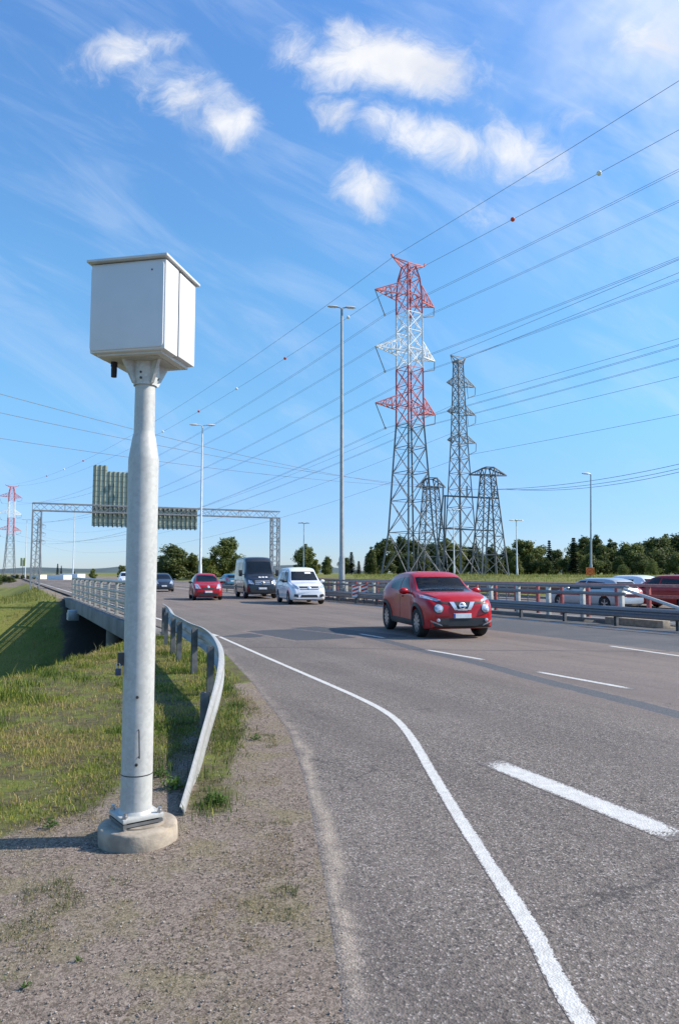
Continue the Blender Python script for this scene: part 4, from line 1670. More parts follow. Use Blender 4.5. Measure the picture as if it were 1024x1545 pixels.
def sign_back(label, px0, px1, py_top, py_bot, step=None):
    x0, D0 = on_gantry(px0)
    x1, D1 = on_gantry(px1)
    zt_ = P(px0, py_top, D0).z
    zb_ = P(px0, py_bot, D0).z
    loc = Vector((gl_.x, gl_.y, 0)) + Vector((math.cos(gang), math.sin(gang), 0)) * x0
    t = thing('gantry_sign', label, 'road sign', (loc.x, loc.y, zb_), gang, 'signs hung on the gantry')
    W_, H_ = x1 - x0, zt_ - zb_
    H2 = H_ if step is None else P(px0, step[1], D0).z - zb_
    xs_ = 0 if step is None else on_gantry(step[0])[0] - x0
    mb = MB()
    if step:
        mb.box((xs_ / 2, .62, H_ / 2), (xs_, .04, H_))
        mb.box((xs_ + (W_ - xs_) / 2, .622, H2 / 2), (W_ - xs_, .04, H2))
    else:
        mb.box((W_ / 2, .62, H_ / 2), (W_, .04, H_))
    pan = mb.build('panel', M['sign_back'], t)
    n_ = max(4, int(round(W_ / .48)))
    for k in range(n_):
        x = (k + .5) * W_ / n_
        h_ = H_ if x < xs_ or not step else H2
        MB().box((x, .555, h_ / 2 - .05), (.13, .08, h_ + .1)).build('rib', M['sign_rib'], t)
    mb = MB()
    z_ = .3
    while z_ < H_ - .1:
        wq = W_ if z_ < H2 else xs_
        mb.box((wq / 2, .59, z_), (wq, .012, .025))
        z_ += .55
    mb.build('seam', M['sign_rib'], pan)
    return t


sign_back('large stepped green grey sign back hanging left of the camera post', 137, 214, 700, 793, (159, 709))
sign_back('small low green grey sign back hanging right of the camera post', 236, 298, 765, 797)

# ------------------------------------------------------------------ trees
def leaf_cloud(centers, radii, n, size, seed, flat=.8):
    r = np.random.default_rng(seed)
    cen = np.array(centers)
    rad = np.array(radii)
    wgt = rad ** 2
    k = r.choice(len(cen), n, p=wgt / wgt.sum())
    d = r.normal(size=(n, 3))
    d /= np.linalg.norm(d, axis=1, keepdims=True)
    rr = rad[k][:, None] * (r.random((n, 1)) ** .4) * (1 + .28 * np.abs(r.normal(size=(n, 1))))
    p = cen[k] + d * rr * np.array([1, 1, flat])
    nrm = d + r.normal(size=(n, 3)) * .7
    nrm /= np.linalg.norm(nrm, axis=1, keepdims=True)
    t = np.cross(nrm, r.normal(size=(n, 3)))
    t /= np.linalg.norm(t, axis=1, keepdims=True)
    b_ = np.cross(nrm, t)
    s = size * (.5 + r.random((n, 1)))
    V = np.stack([p - t * s, p - b_ * s * .55, p + t * s, p + b_ * s * .55], 1).reshape(-1, 3)
    F = np.arange(n * 4).reshape(n, 4)
    return V, F


def deciduous(kind, seed, h, wd, m, n=9500, base=.10):
    r = random.Random(seed)
    cs, rs = [], []
    for k in range(46):
        f = r.random()
        z = h * (base + (1 - base - .06) * f)
        prof = math.sin(math.pi * min(1, .22 + .72 * f)) ** .8
        a = r.random() * 6.28
        q_ = wd * .5 * prof * (r.random() ** .5) * (.78 + .34 * math.sin(a * 3 + seed) + .22 * math.sin(f * 11 + seed * 2.3 + a))
        z *= 1 + .07 * math.sin(a * 2 + seed * 1.7) - .03
        cs.append((q_ * math.cos(a), q_ * math.sin(a), z))
        rs.append(wd * (.09 + .15 * r.random() ** 1.5) * (.6 + .5 * prof))
    cs.append((wd * .04, 0, h * .94))
    rs.append(wd * .09)
    V, F = leaf_cloud(cs, rs, n, .27, seed, .95)
    me_ = np_mesh('crown', V, F, m)
    mb = MB().tube([(0, 0, -.5), (.05, 0, h * .3), (.1, .05, h * .8)], [h * .022, h * .016, h * .005], 8)
    for k in range(7):
        c = cs[k * 3]
        mb.tube([(.05, 0, h * (.2 + .05 * k)), tuple(Vector(c) * .6 + Vector((0, 0, c[2] * .38))), c], [h * .009, h * .006, h * .003], 5)
    return me_, mb


def conifer(seed, h, wd, m, n=6500):
    r = np.random.default_rng(seed)
    f = r.random(n) ** .75
    lay = (np.floor(f * 17) + r.random(n) * .55) / 17
    rad = wd * .5 * (1 - lay) ** .9 * (.55 + .45 * np.abs(np.sin(lay * 53 + seed))) * (r.random(n) ** .45)
    a = r.random(n) * 6.283
    br = .75 + .25 * np.sin(a * 5 + np.floor(f * 17) * 2.1)
    rad *= br
    p = np.stack([rad * np.cos(a), rad * np.sin(a), h * (.06 + .93 * lay) - rad * .22], 1)
    out = np.stack([np.cos(a), np.sin(a), -.25 + 0 * a], 1)
    up = np.stack([r.normal(size=n) * .4, r.normal(size=n) * .4, np.ones(n)], 1)
    b_ = np.cross(out, up)
    b_ /= np.linalg.norm(b_, axis=1, keepdims=True)
    s = (.32 * (.5 + r.random(n)))[:, None]
    V = np.stack([p - out * s, p - b_ * s * .4, p + out * s, p + b_ * s * .4], 1).reshape(-1, 3)
    me_ = np_mesh('crown', V, np.arange(n * 4).reshape(n, 4), m)
    mb = MB().tube([(0, 0, -.5), (0, 0, h * .96)], [h * .018, h * .003], 7)
    return me_, mb


PROTO = {}


def proto(key):
    if key not in PROTO:
        kind, seed = key
        if kind == 'dark':
            a_ = deciduous(kind, seed, 10, 7.0, M['leaf_dark'])
        elif kind == 'mid':
            a_ = deciduous(kind, seed, 10, 6.6, M['leaf_mid'])
        elif kind == 'light':
            a_ = deciduous(kind, seed, 10, 5.4, M['leaf_light'], 8000)
        elif kind == 'bush':
            a_ = deciduous(kind, seed, 10, 13, M['leaf_mid'], 9000, .02)
        elif kind == 'birch':
            a_ = deciduous(kind, seed, 10, 4.6, M['leaf_dark'], 8000, .04)
        else:
            a_ = conifer(seed, 10, 3.6, M['leaf_conifer'])
        me_, mb = a_
        tr = mb.build('trunk', M['bark'], smooth=True)
        tm = tr.data
        bpy.data.objects.remove(tr)
        PROTO[key] = (me_, tm)
    return PROTO[key]


def tree(key, px, D, py_top, label, group=None, z=None, wide=1.0):
    p = P(px, 870, D)
    if z is None:
        z = float(terrain_z(np.array(p.x), np.array(p.y)))
    h = P(px, py_top, D).z - z
    s = h / 10.0
    t = thing({'conifer': 'spruce_tree', 'bush': 'bush'}.get(key[0], 'broadleaf_tree'), label, 'bush' if key[0] == 'bush' else 'tree', (p.x, p.y, z), random.random() * 6.28, group)
    t.scale = (s * wide, s * wide, s)
    me_, tm = proto(key)
    link('crown', me_, t)
    link('trunk', tm, t)
    return t


# cluster behind the small red hatchback
tree(('dark', 1), 262, 165, 822, 'rounded dark green tree left of the lamp post behind the red hatchback', wide=1.5)
tree(('dark', 2), 246, 172, 838, 'lower dark tree touching the right side of the camera post')
tree(('mid', 3), 290, 168, 834, 'lower green tree directly behind the small red hatchback')
tree(('mid', 4), 343, 160, 814, 'tall round green tree above the black van', wide=1.2)
tree(('light', 5), 322, 158, 838, 'small yellow green tree between hatchback and black van', wide=1.6)
tree(('mid', 8), 308, 172, 842, 'low tree closing the gap right of the pale lamp post', wide=1.8)
tree(('dark', 6), 366, 175, 850, 'low dark tree peeking left of the black van roof', wide=1.2)
tree(('mid', 3), 462, 150, 821, 'tall olive tree behind the four headed lamp above the white van', wide=1.1)
tree(('light', 7), 476, 146, 843, 'bright yellow green tree right of the white van', wide=1.15)
tree(('mid', 8), 493, 158, 840, 'half height green tree just left of the tallest lamp post', wide=1.0)
tree(('dark', 2), 446, 160, 852, 'low dark bush like tree behind the white van roof', wide=1.3)
# dark conifers and big trees left of the pylons
tree(('conifer', 1), 530, 170, 832, 'small spruce just right of the tallest lamp post', wide=1.5)
tree(('conifer', 2), 541, 165, 846, 'lowest spruce beside the tallest lamp post', wide=1.8)
tree(('dark', 6), 521, 176, 842, 'low dark tree whose crown shows behind the tallest lamp post', wide=1.2)
tree(('conifer', 3), 552, 168, 838, 'dark spruce between the lowest spruce and the narrow dark tree', wide=1.4)
tree(('dark', 2), 566, 170, 836, 'mid height dark tree left of the big pylon, behind the narrow one', wide=1.5)
tree(('birch', 9), 560, 158, 824, 'dark narrow tree left of the big pylon base')
tree(('dark', 1), 578, 162, 813, 'tall dark tree at the left foot of the big pylon')
tree(('dark', 6), 603, 166, 811, 'tall dark tree seen through the left leg of the big pylon', wide=.9)
GR = 'dense dark tree wall behind the right grass bank'
LB = 'dark broadleaf tree in the dense wall behind the right grass bank'
tops = [(628, 815), (652, 820), (672, 812), (700, 826), (716, 818), (742, 820), (765, 826), (790, 817), (812, 824), (838, 830), (856, 838), (879, 812), (902, 806), (922, 812), (944, 820), (960, 822), (975, 818), (992, 812), (1008, 806), (1026, 808), (1046, 812), (1068, 806)]
for i, (px, py) in enumerate(tops):
    key = (('dark', 1), ('birch', 9), ('mid', 3), ('mid', 4), ('birch', 10), ('dark', 2), ('mid', 8), ('dark', 6))[(i * 5) % 8]
    tree(key, px, 150 + (i * 37 % 23), py, LB, GR, wide=1.12 + .25 * ((i * 7) % 5) / 5)
for i, (px, py) in enumerate([(615, 836), (640, 838), (690, 840), (728, 842), (752, 838), (778, 840), (800, 836), (825, 841), (868, 834), (890, 836), (912, 838), (935, 840), (966, 836), (1000, 838), (1020, 834), (1040, 838)]):
    tree((('dark', 2), ('birch', 10), ('mid', 8))[i % 3], px, 143 + (i * 13 % 9), py, 'lower dark tree filling the front of the dense right tree wall', 'lower trees in front of the right tree wall', wide=1.3)
tree(('conifer', 1), 829, 147, 814, 'pointed dark spruce rising from the tree wall between the two right lamp posts', wide=.9)
tree(('conifer', 3), 866, 146, 810, 'pointed spruce top just left of the leaning lamp post', wide=1.2)
tree(('bush', 11), 985, 128, 845, 'round light green bush in front of the right tree wall', wide=.7)
tree(('bush', 12), 940, 130, 852, 'low green bush in front of the tree wall right of the orange sign', wide=.8)
# far left
tree(('conifer', 3), 87, 205, 850, 'taller of two dark spruces left of the white trailers', wide=.95)
tree(('conifer', 2), 92.5, 206, 853, 'slimmer spruce joined to the tallest dark one at far left', wide=.8)
tree(('conifer', 1), 112, 215, 861, 'broad low spruce behind the white trailers', wide=1.6)
tree(('light', 5), 141, 195, 858, 'small pale green tree left of the railing end above the bridge', wide=1.3)
tree(('mid', 4), 184, 190, 854, 'green tree edge half hidden by the camera post', wide=1.0)
GL2 = 'low far trees along the left horizon'
for i in range(15):
    px = -8 + i * 8.5
    tree((('dark', 1), ('mid', 3), ('dark', 6))[i % 3], px, 172 + (i * 29 % 40), 866.5 + (i * 5 % 4), 'low distant dark tree in the row along the left horizon', GL2, wide=1.5)
# ------------------------------------------------------------------ vehicles
def pch(tab):
    """smooth monotone interpolation of (x, y) pairs"""
    xs_ = np.array([a_[0] for a_ in tab], float)
    ys_ = np.array([a_[1] for a_ in tab], float)
    h = np.diff(xs_)
    dl = np.diff(ys_) / h
    d = np.zeros(len(xs_))
    for i in range(1, len(xs_) - 1):
        if dl[i - 1] * dl[i] > 0:
            w1, w2 = 2 * h[i] + h[i - 1], h[i] + 2 * h[i - 1]
            d[i] = (w1 + w2) / (w1 / dl[i - 1] + w2 / dl[i])
    d[0], d[-1] = dl[0], dl[-1]

    def f(x):
        x = min(max(x, xs_[0]), xs_[-1])
        i = min(int(np.searchsorted(xs_, x, 'right')) - 1, len(h) - 1)
        t = (x - xs_[i]) / h[i]
        return ((2 * t ** 3 - 3 * t * t + 1) * ys_[i] + (t ** 3 - 2 * t * t + t) * h[i] * d[i] + (-2 * t ** 3 + 3 * t * t) * ys_[i + 1] + (t ** 3 - t * t) * h[i] * d[i + 1])
    return f


def body_mesh(sp, inner=0.0, y0=None, y1=None):
    """closed loft of the car body; front at -L/2 on the local Y axis"""
    L = sp['L']
    top, wid, bot, belt, wtop = (pch(sp[k]) for k in ('top', 'wid', 'bot', 'belt', 'wtop'))
    ya = -L / 2 if y0 is None else y0
    yb = L / 2 if y1 is None else y1
    ys_ = sorted(set([ya, yb] + [ya + .015, ya + .04, ya + .08, yb - .015, yb - .04, yb - .08] + list(np.linspace(ya, yb, 72))))
    pts = []
    for y in ys_:
        w_, zb_, zt_, wt = wid(y) - inner, bot(y) + inner, top(y) - inner, min(wtop(y), wid(y) - .02) - inner
        zl = min(belt(y), zt_ - .09)
        bl = 1 + sp.get('flare', .012) * sum(math.exp(-((y - ax_) / .40) ** 2) for ax_ in sp['axles']) - sp.get('flare', .012) * .6
        c = [(0, zb_), (.6 * w_, zb_), (.93 * w_, zb_ + .02), (w_ * .985 * bl, zb_ + .09), (w_ * bl, zb_ + .45 * (zl - zb_)), (.992 * w_ * bl, zb_ + .8 * (zl - zb_)), (.965 * w_ * (1 + (bl - 1) * .6), zl)]
        hi_ = zt_ - zl
        c += [(.965 * w_ + (wt - .965 * w_) * .5 + .008, zl + hi_ * .46), (wt, zt_ - min(.10, hi_ * .35)), (wt - .045, zt_ - min(.03, hi_ * .1)), (wt - .14, zt_), (wt * .5, zt_ + sp['crown'] * .75), (0, zt_ + sp['crown'])]
        # densify
        out = []
        for i in range(len(c) - 1):
            p0, p1, p2, p3 = c[max(0, i - 1)], c[i], c[i + 1], c[min(len(c) - 1, i + 2)]
            for k in range(4):
                t = k / 4
                o_ = []
                for j in (0, 1):
                    m1 = (p2[j] - p0[j]) * .5
                    m2 = (p3[j] - p1[j]) * .5
                    lim = abs(p2[j] - p1[j]) * 1.2
                    m1 = max(-lim, min(lim, m1))
                    m2 = max(-lim, min(lim, m2))
                    o_.append((2 * t ** 3 - 3 * t * t + 1) * p1[j] + (t ** 3 - 2 * t * t + t) * m1 + (-2 * t ** 3 + 3 * t * t) * p2[j] + (t ** 3 - t * t) * m2)
                out.append(tuple(o_))
        out.append(c[-1])
        half = [(x, y, z_) for x, z_ in out]
        full = half + [(-x, y, z_) for x, y, z_ in half[-2:0:-1]]
        pts.append(full)
    m_, n_ = len(pts), len(pts[0])
    vs = [p for row in pts for p in row]
    fs = [(i * n_ + j, i * n_ + (j + 1) % n_, (i + 1) * n_ + (j + 1) % n_, (i + 1) * n_ + j) for i in range(m_ - 1) for j in range(n_)]
    fs += [tuple(range(n_ - 1, -1, -1)), tuple(range((m_ - 1) * n_, m_ * n_))]
    return MB().add(vs, fs)


def boolean_cut(o, cutters):
    """subtract cutter objects and bake the result, without operators"""
    for c in cutters:
        c.parent = o.parent
        md = o.modifiers.new('cut', 'BOOLEAN')
        md.operation = 'DIFFERENCE'
        md.solver = 'EXACT'
        md.object = c
        md.material_mode = 'TRANSFER'
    bpy.context.view_layer.update()
    dg = bpy.context.evaluated_depsgraph_get()
    me_ = bpy.data.meshes.new_from_object(o.evaluated_get(dg))
    o.modifiers.clear()
    o.data = me_
    for c in cutters:
        bpy.data.objects.remove(c)
    me_.polygons.foreach_set('use_smooth', [True] * len(me_.polygons))
    me_.set_sharp_from_angle(angle=R(38))


class Skin:
    """projects outlines onto a body surface"""

    def __init__(self, o):
        me_ = o.data
        self.b = BVHTree.FromPolygons([v.co.copy() for v in me_.vertices], [tuple(p.vertices) for p in me_.polygons])

    def hit(self, axis_, a_, b_):
        if axis_ == 'F':
            r = self.b.ray_cast(Vector((a_, -9, b_)), Vector((0, 1, 0)))
        elif axis_ == 'B':
            r = self.b.ray_cast(Vector((a_, 9, b_)), Vector((0, -1, 0)))
        elif axis_ == 'R':
            r = self.b.ray_cast(Vector((9, a_, b_)), Vector((-1, 0, 0)))
        elif axis_ == 'L':
            r = self.b.ray_cast(Vector((-9, a_, b_)), Vector((1, 0, 0)))
        else:
            r = self.b.ray_cast(Vector((a_, b_, 9)), Vector((0, 0, -1)))
        return r[0]

    DIRS = {'F': Vector((0, -1, 0)), 'B': Vector((0, 1, 0)), 'R': Vector((1, 0, 0)), 'L': Vector((-1, 0, 0)), 'T': Vector((0, 0, 1))}

    def quad(self, axis_, c, name, m, parent, n=(8, 6), eps=.007, skirt=.03):
        """c: four corners in the projection plane, in order round the patch"""
        rows_ = []
        d = self.DIRS[axis_]
        last = None
        for i in range(n[0] + 1):
            row = []
            for j in range(n[1] + 1):
                s, t = i / n[0], j / n[1]
                a_ = (c[0][0] * (1 - s) + c[1][0] * s) * (1 - t) + (c[3][0] * (1 - s) + c[2][0] * s) * t
                b_ = (c[0][1] * (1 - s) + c[1][1] * s) * (1 - t) + (c[3][1] * (1 - s) + c[2][1] * s) * t
                h = self.hit(axis_, a_, b_)
                if h is None:
                    h = last if last is not None else Vector((0, 0, .5))
                last = h
                row.append(h + d * eps)
            rows_.append(row)
        return self._solid(rows_, d, skirt, name, m, parent)

    def disc(self, axis_, c, r, name, m, parent, n=20, eps=.01, ry=None, skirt=.03):
        rows_ = []
        d = self.DIRS[axis_]
        for i in range(4):
            row = []
            for k in range(n + 1):
                a = 2 * math.pi * k / n
                f = i / 3
                h = self.hit(axis_, c[0] + r * f * math.cos(a), c[1] + (ry or r) * f * math.sin(a))
                if h is None:
                    h = rows_[-1][k] if rows_ else Vector((0, 0, .5))
                row.append(h + d * (eps + .25 * r * (1 - f * f)))
            rows_.append(row)
        return self._solid(rows_, d, skirt, name, m, parent)

    def _solid(self, rows_, d, skirt, name, m, parent):
        mb = MB().grid(rows_)
        ring = [rows_[0][j] for j in range(len(rows_[0]))] + [rows_[i][-1] for i in range(1, len(rows_))] + \
               [rows_[-1][j] for j in range(len(rows_[0]) - 2, -1, -1)] + [rows_[i][0] for i in range(len(rows_) - 2, 0, -1)]
        k = len(ring)
        vs = ring + [p - d * skirt for p in ring]
        mb.add(vs, [(i, (i + 1) % k, k + (i + 1) % k, k + i) for i in range(k)])
        return mb.build(name, m, parent, smooth=True, sharp=50)


def wheel(parent, x, y, r, wd, spokes=5):
    s = 1 if x > 0 else -1
    t = MB().lathe([(r * .66, -wd / 2), (r * .9, -wd / 2 - .004), (r * .98, -wd / 2 + .03), (r, -wd / 2 + .06), (r, wd / 2 - .06), (r * .98, wd / 2 - .03), (r * .9, wd / 2 + .004), (r * .66, wd / 2), (r * .66, -wd / 2)], 28, (0, 0, 0), 'X', False)
    root = bpy.data.objects.new('wheel', None)
    col.objects.link(root)
    root.parent = parent
    root.location = (x, y, r)
    root.empty_display_size = .1
    t.build('tyre', M['tyre'], root, smooth=True, sharp=50)
    mb = MB()
    f = s * (wd / 2 - .02)
    mb.lathe([(r * .69, f - s * .05), (r * .69, f + s * .01), (r * .62, f + s * .01), (r * .60, f - s * .04), (r * .69, f - s * .05)], 28, (0, 0, 0), 'X', False)
    for k in range(spokes):
        a = 2 * math.pi * k / spokes + .3
        mb.bar((f - s * .005, r * .1 * math.cos(a), r * .1 * math.sin(a)), (f - s * .005, r * .64 * math.cos(a), r * .64 * math.sin(a)), .03, r * .17)
    mb.lathe([(r * .17, f - s * .03), (r * .17, f + s * .012)], 12, (0, 0, 0), 'X')
    mb.build('rim', M['rim'], root, smooth=True)
    MB().lathe([(r * .62, f - s * .06), (r * .62, f - s * .05)], 20, (0, 0, 0), 'X').build('brake_backing', M['plastic'], root)
    return root


def mirror(parent, x, y, z, m, s=1.0):
    mb = MB()
    pts = []
    for i in range(7):
        a = math.pi * i / 6
        pts.append([(x + .11 * s * math.cos(a) * 1.0, y + .06 * s * math.sin(a) * math.cos(b_), z + .075 * s * max(.25, math.sin(a)) * math.sin(b_)) for b_ in [2 * math.pi * k / 10 for k in range(11)]])
    mb.grid(pts)
    sgn = 1 if x > 0 else -1
    mb.bar((x - sgn * .18 * s, y + .02, z - .05 * s), (x - sgn * .05 * s, y, z - .03 * s), .04 * s)
    mb.build('mirror', m, parent, smooth=True)


def vehicle(name, label, cat, loc, rz, sp, paint, group=None, cab=None):
    t = thing(name, label, cat, loc, rz, group)
    mbod = body_mesh(sp)
    o = mbod.build('body', paint, t, smooth=True, sharp=38)
    sk = Skin(o)
    cut = []
    W_ = max(a_[1] for a_ in sp['wid'])
    for y in sp['axles']:
        r = sp['wr'] * 1.13
        c = MB().lathe([(r, -W_ - .3), (r, -W_ + .30)], 28, (0, y, sp['wr'] + .015), 'X').build('cut', paint)
        cut.append(c)
        c = MB().lathe([(r, W_ - .30), (r, W_ + .3)], 28, (0, y, sp['wr'] + .015), 'X').build('cut', paint)
        cut.append(c)
    if cab:
        c = cab[0].build('cut', paint)
        cut.append(c)
    boolean_cut(o, cut)
    for y in sp['axles']:
        for s in (-1, 1):
            wheel(t, s * (W_ - sp['wd'] / 2 - .012), y, sp['wr'], sp['wd'], sp.get('spokes', 5))
    return t, o, sk


def plate(t, sk, axis_, z, wd=.44, h=.11, x=0.0):
    pl_ = sk.quad(axis_, [(x - wd / 2, z - h / 2), (x + wd / 2, z - h / 2), (x + wd / 2, z + h / 2), (x - wd / 2, z + h / 2)], 'licence_plate', M['plate'], t, (2, 2), .022)
    sk.quad(axis_, [(x - wd / 2, z - h / 2 + .006), (x - wd / 2 + .04, z - h / 2 + .006), (x - wd / 2 + .04, z + h / 2 - .006), (x - wd / 2, z + h / 2 - .006)], 'country_band', M['plate_blue'], pl_, (1, 1), .026)
    return pl_


HD_ = R(13)
# --- red crossover ---
L = 4.13
f0 = -L / 2
SP = dict(L=L, crown=.03, flare=.08, wr=.35, wd=.23, axles=(f0 + .80, f0 + 3.33), spokes=10,
          top=[(f0, .74), (f0 + .05, .87), (f0 + .13, .96), (f0 + .45, 1.045), (f0 + 1.05, 1.105), (f0 + 1.2, 1.14), (f0 + 1.75, 1.475), (f0 + 2.05, 1.55), (f0 + 2.6, 1.56), (f0 + 3.2, 1.525), (f0 + 3.7, 1.40), (f0 + 3.95, 1.10), (f0 + 4.08, .95), (f0 + 4.13, .80)],
          wid=[(f0, .70), (f0 + .07, .80), (f0 + .22, .86), (f0 + .7, .885), (f0 + 1.5, .862), (f0 + 2.4, .862), (f0 + 3.2, .885), (f0 + 3.8, .85), (f0 + 4.05, .76), (f0 + 4.13, .68)],
          bot=[(f0, .30), (f0 + .1, .24), (f0 + .4, .21), (f0 + 2, .22), (f0 + 3.7, .25), (f0 + 4.13, .38)],
          belt=[(f0, .62), (f0 + .3, .84), (f0 + 1.1, .99), (f0 + 2.2, 1.02), (f0 + 3.3, 1.10), (f0 + 4.13, 1.0)],
          wtop=[(f0, .52), (f0 + .3, .70), (f0 + 1.1, .77), (f0 + 1.7, .675), (f0 + 2.2, .65), (f0 + 3.2, .61), (f0 + 3.9, .62), (f0 + 4.13, .58)])
# cabin hollow and windscreen opening, so that the driver sits behind real glass
cabm = MB()
cz = lambda y: float(pch(SP['top'])(y))
for_pts = []
loc_suv = G(663, 957)
fr_mid = (G(630, 961) + G(726, 958.5)) / 2            # between the front tyres
hd = Vector((math.sin(HD_), -math.cos(HD_), 0))
c_suv = fr_mid - hd * (L / 2 - .80)
cabm = body_mesh(SP, .045, f0 + 1.16, f0 + 3.0)
vs2 = []
for (x, y, z) in cabm.v:
    vs2.append((x, y, max(z, .72)))
cabm.v = vs2
# windscreen opening: a prism through the sloping glass
x0, x1 = .665, .585
ws = [(-x0, 1.10), (x0, 1.10), (x1, 1.435), (-x1, 1.435)]
t, body, sk = vehicle('crossover_car', 'glossy red crossover car nearest the camera driving past the railing', 'car', (c_suv.x, c_suv.y, 0.0), HD_, SP, M['red'])
me0 = body.data
c1 = cabm.build('cut', M['seat'])
mb = MB()
vs = [(x, f0 + .9, z) for x, z in ws] + [(x, f0 + 2.02, z) for x, z in ws]
mb.add(vs, [(0, 1, 2, 3), (7, 6, 5, 4), (0, 4, 5, 1), (1, 5, 6, 2), (2, 6, 7, 3), (3, 7, 4, 0)])
c2 = mb.build('cut', M['plastic'])
boolean_cut(body, [c1, c2])
g = 1.012
sk.quad('F', [(-x0 * g, 1.095), (x0 * g, 1.095), (x1 * g, 1.445), (-x1 * g, 1.445)], 'windscreen', M['clear'], t, (14, 10), .004, .006)
for s, ax_ in ((1, 'R'), (-1, 'L')):
    sk.quad(ax_, [(f0 + 1.42, 1.06), (f0 + 2.22, 1.08), (f0 + 2.22, 1.44), (f0 + 1.93, 1.43)], 'side_window', M['glass'], t, (8, 6))
    sk.quad(ax_, [(f0 + 2.30, 1.09), (f0 + 3.0, 1.14), (f0 + 3.12, 1.33), (f0 + 2.30, 1.44)], 'side_window', M['glass'], t, (8, 6))
    dr = sk.quad(ax_, [(f0 + 1.24, .36), (f0 + 1.255, .36), (f0 + 1.36, 1.04), (f0 + 1.345, 1.04)], 'door_seam', M['plastic'], t, (1, 10), .003)
    sk.quad(ax_, [(f0 + 2.25, .36), (f0 + 2.265, .36), (f0 + 2.275, 1.08), (f0 + 2.26, 1.08)], 'door_seam', M['plastic'], t, (1, 10), .003)
    sk.quad(ax_, [(f0 + 2.02, .93), (f0 + 2.2, .935), (f0 + 2.2, .965), (f0 + 2.02, .96)], 'door_handle', M['red'], t, (3, 2), .03)
    sk.quad(ax_, [(f0 + 1.18, .23), (f0 + 2.93, .25), (f0 + 2.93, .40), (f0 + 1.18, .38)], 'sill_trim', M['plastic'], t, (10, 3), .008)
    # headlights: round lamp low, slim boomerang lamp on the wing
    sk.disc('F', (s * .585, .71), .118, 'lamp_surround', M['plastic'], t, 24, .004)
    sk.disc('F', (s * .585, .71), .100, 'headlight', M['headlight'], t, 24, .016)
    sk.quad('F', [(s * .60, .875), (s * .845, .955), (s * .80, 1.02), (s * .50, .905)], 'signal_lamp', M['headlight'], t, (8, 4), .01)
    sk.quad('F', [(s * .30, .80), (s * .56, .835), (s * .55, .875), (s * .30, .855)], 'upper_grille', M['plastic'], t, (6, 3), .006)
    # chrome V
    sk.quad('F', [(s * .115, .675), (s * .20, .675), (s * .315, .865), (s * .205, .865)], 'chrome_bar', M['chrome'], t, (2, 6), .02)
    sk.disc('F', (s * .60, .44), .042, 'fog_lamp', M['headlight'], t, 14, .014)
    sk.quad('F', [(s * .50, .30), (s * .76, .40), (s * .77, .44), (s * .52, .335)], 'skid_corner', M['galv_dark'], t, (4, 2), .02)
    mirror(t, s * .97, f0 + 1.45, 1.09, M['red'], 1.15)
sk.quad('F', [(-.21, .675), (.21, .675), (.21, .865), (-.21, .865)], 'grille', M['plastic'], t, (6, 4), .005)
sk.quad('F', [(-.12, .665), (.12, .665), (.12, .70), (-.12, .70)], 'chrome_bar', M['chrome'], t, (4, 1), .02)
em = sk.disc('F', (0, .775), .082, 'emblem', M['chrome'], t, 20, .012)
sk.disc('F', (0, .775), .056, 'emblem_recess', M['plastic'], em, 16, .026, None, .01)
sk.quad('F', [(-.095, .755), (.095, .755), (.095, .795), (-.095, .795)], 'emblem_bar', M['chrome'], em, (3, 1), .048)
sk.quad('F', [(-.58, .31), (.58, .31), (.64, .485), (-.64, .485)], 'bumper_intake', M['plastic'], t, (12, 4), .006)
sk.quad('F', [(-.76, .225), (.76, .225), (.78, .375), (-.78, .375)], 'lower_bumper', M['plastic'], t, (14, 4), .012)
pl_ = plate(t, sk, 'F', .54)
# plate characters are out of focus in the place: short dark strokes
mb = MB()
yy0 = sk.hit('F', 0, .54).y - .03
for k, x in enumerate((-.13, -.075, -.02, .055, .11, .165)):
    mb.box((x, yy0, .54), (.028, .004, .06))
    mb.box((x + (.008 if k % 2 else -.006), yy0 - .001, .555), (.012, .003, .02))
for s in (-1, 1):
    for y in SP['axles']:
        r = .345 * 1.13
        pts = []
        for k in range(15):
            a = R(-8) + R(196) * k / 14
            row = []
            for q_ in (r - .004, r + .085):
                yq, zq = y - q_ * math.cos(a), .36 + q_ * math.sin(a)
                h = sk.hit('R' if s > 0 else 'L', yq, zq)
                xx = h.x if h is not None else s * .8
                row.append((xx + s * .012, yq, zq))
            pts.append(row)
        MB().grid(pts).build('arch_trim', M['plastic'], t, smooth=True)
# interior: seats, wheel and dash
for s in (-1, 1):
    mb = MB().box((s * .36, f0 + 2.42, .95), (.46, .14, .62)).box((s * .36, f0 + 2.46, 1.33), (.24, .09, .17)).box((s * .36, f0 + 2.15, .74), (.46, .5, .14))
    mb.build('seat', M['seat'], t, bevel=.03)
MB().box((0, f0 + 1.5, .93), (1.3, .42, .2)).build('dashboard', M['seat'], t, bevel=.05)
mb = MB()
sw = [Vector((.36 + .18 * math.cos(2 * math.pi * k / 20), f0 + 1.82 - .07 * math.sin(2 * math.pi * k / 20), 1.05 + .17 * math.sin(2 * math.pi * k / 20))) for k in range(21)]
mb.tube(sw, .016, 8, False)
mb.bar(sw[0], sw[10], .03)
mb.build('steering_wheel', M['plastic'], t, smooth=True)
SUV = t


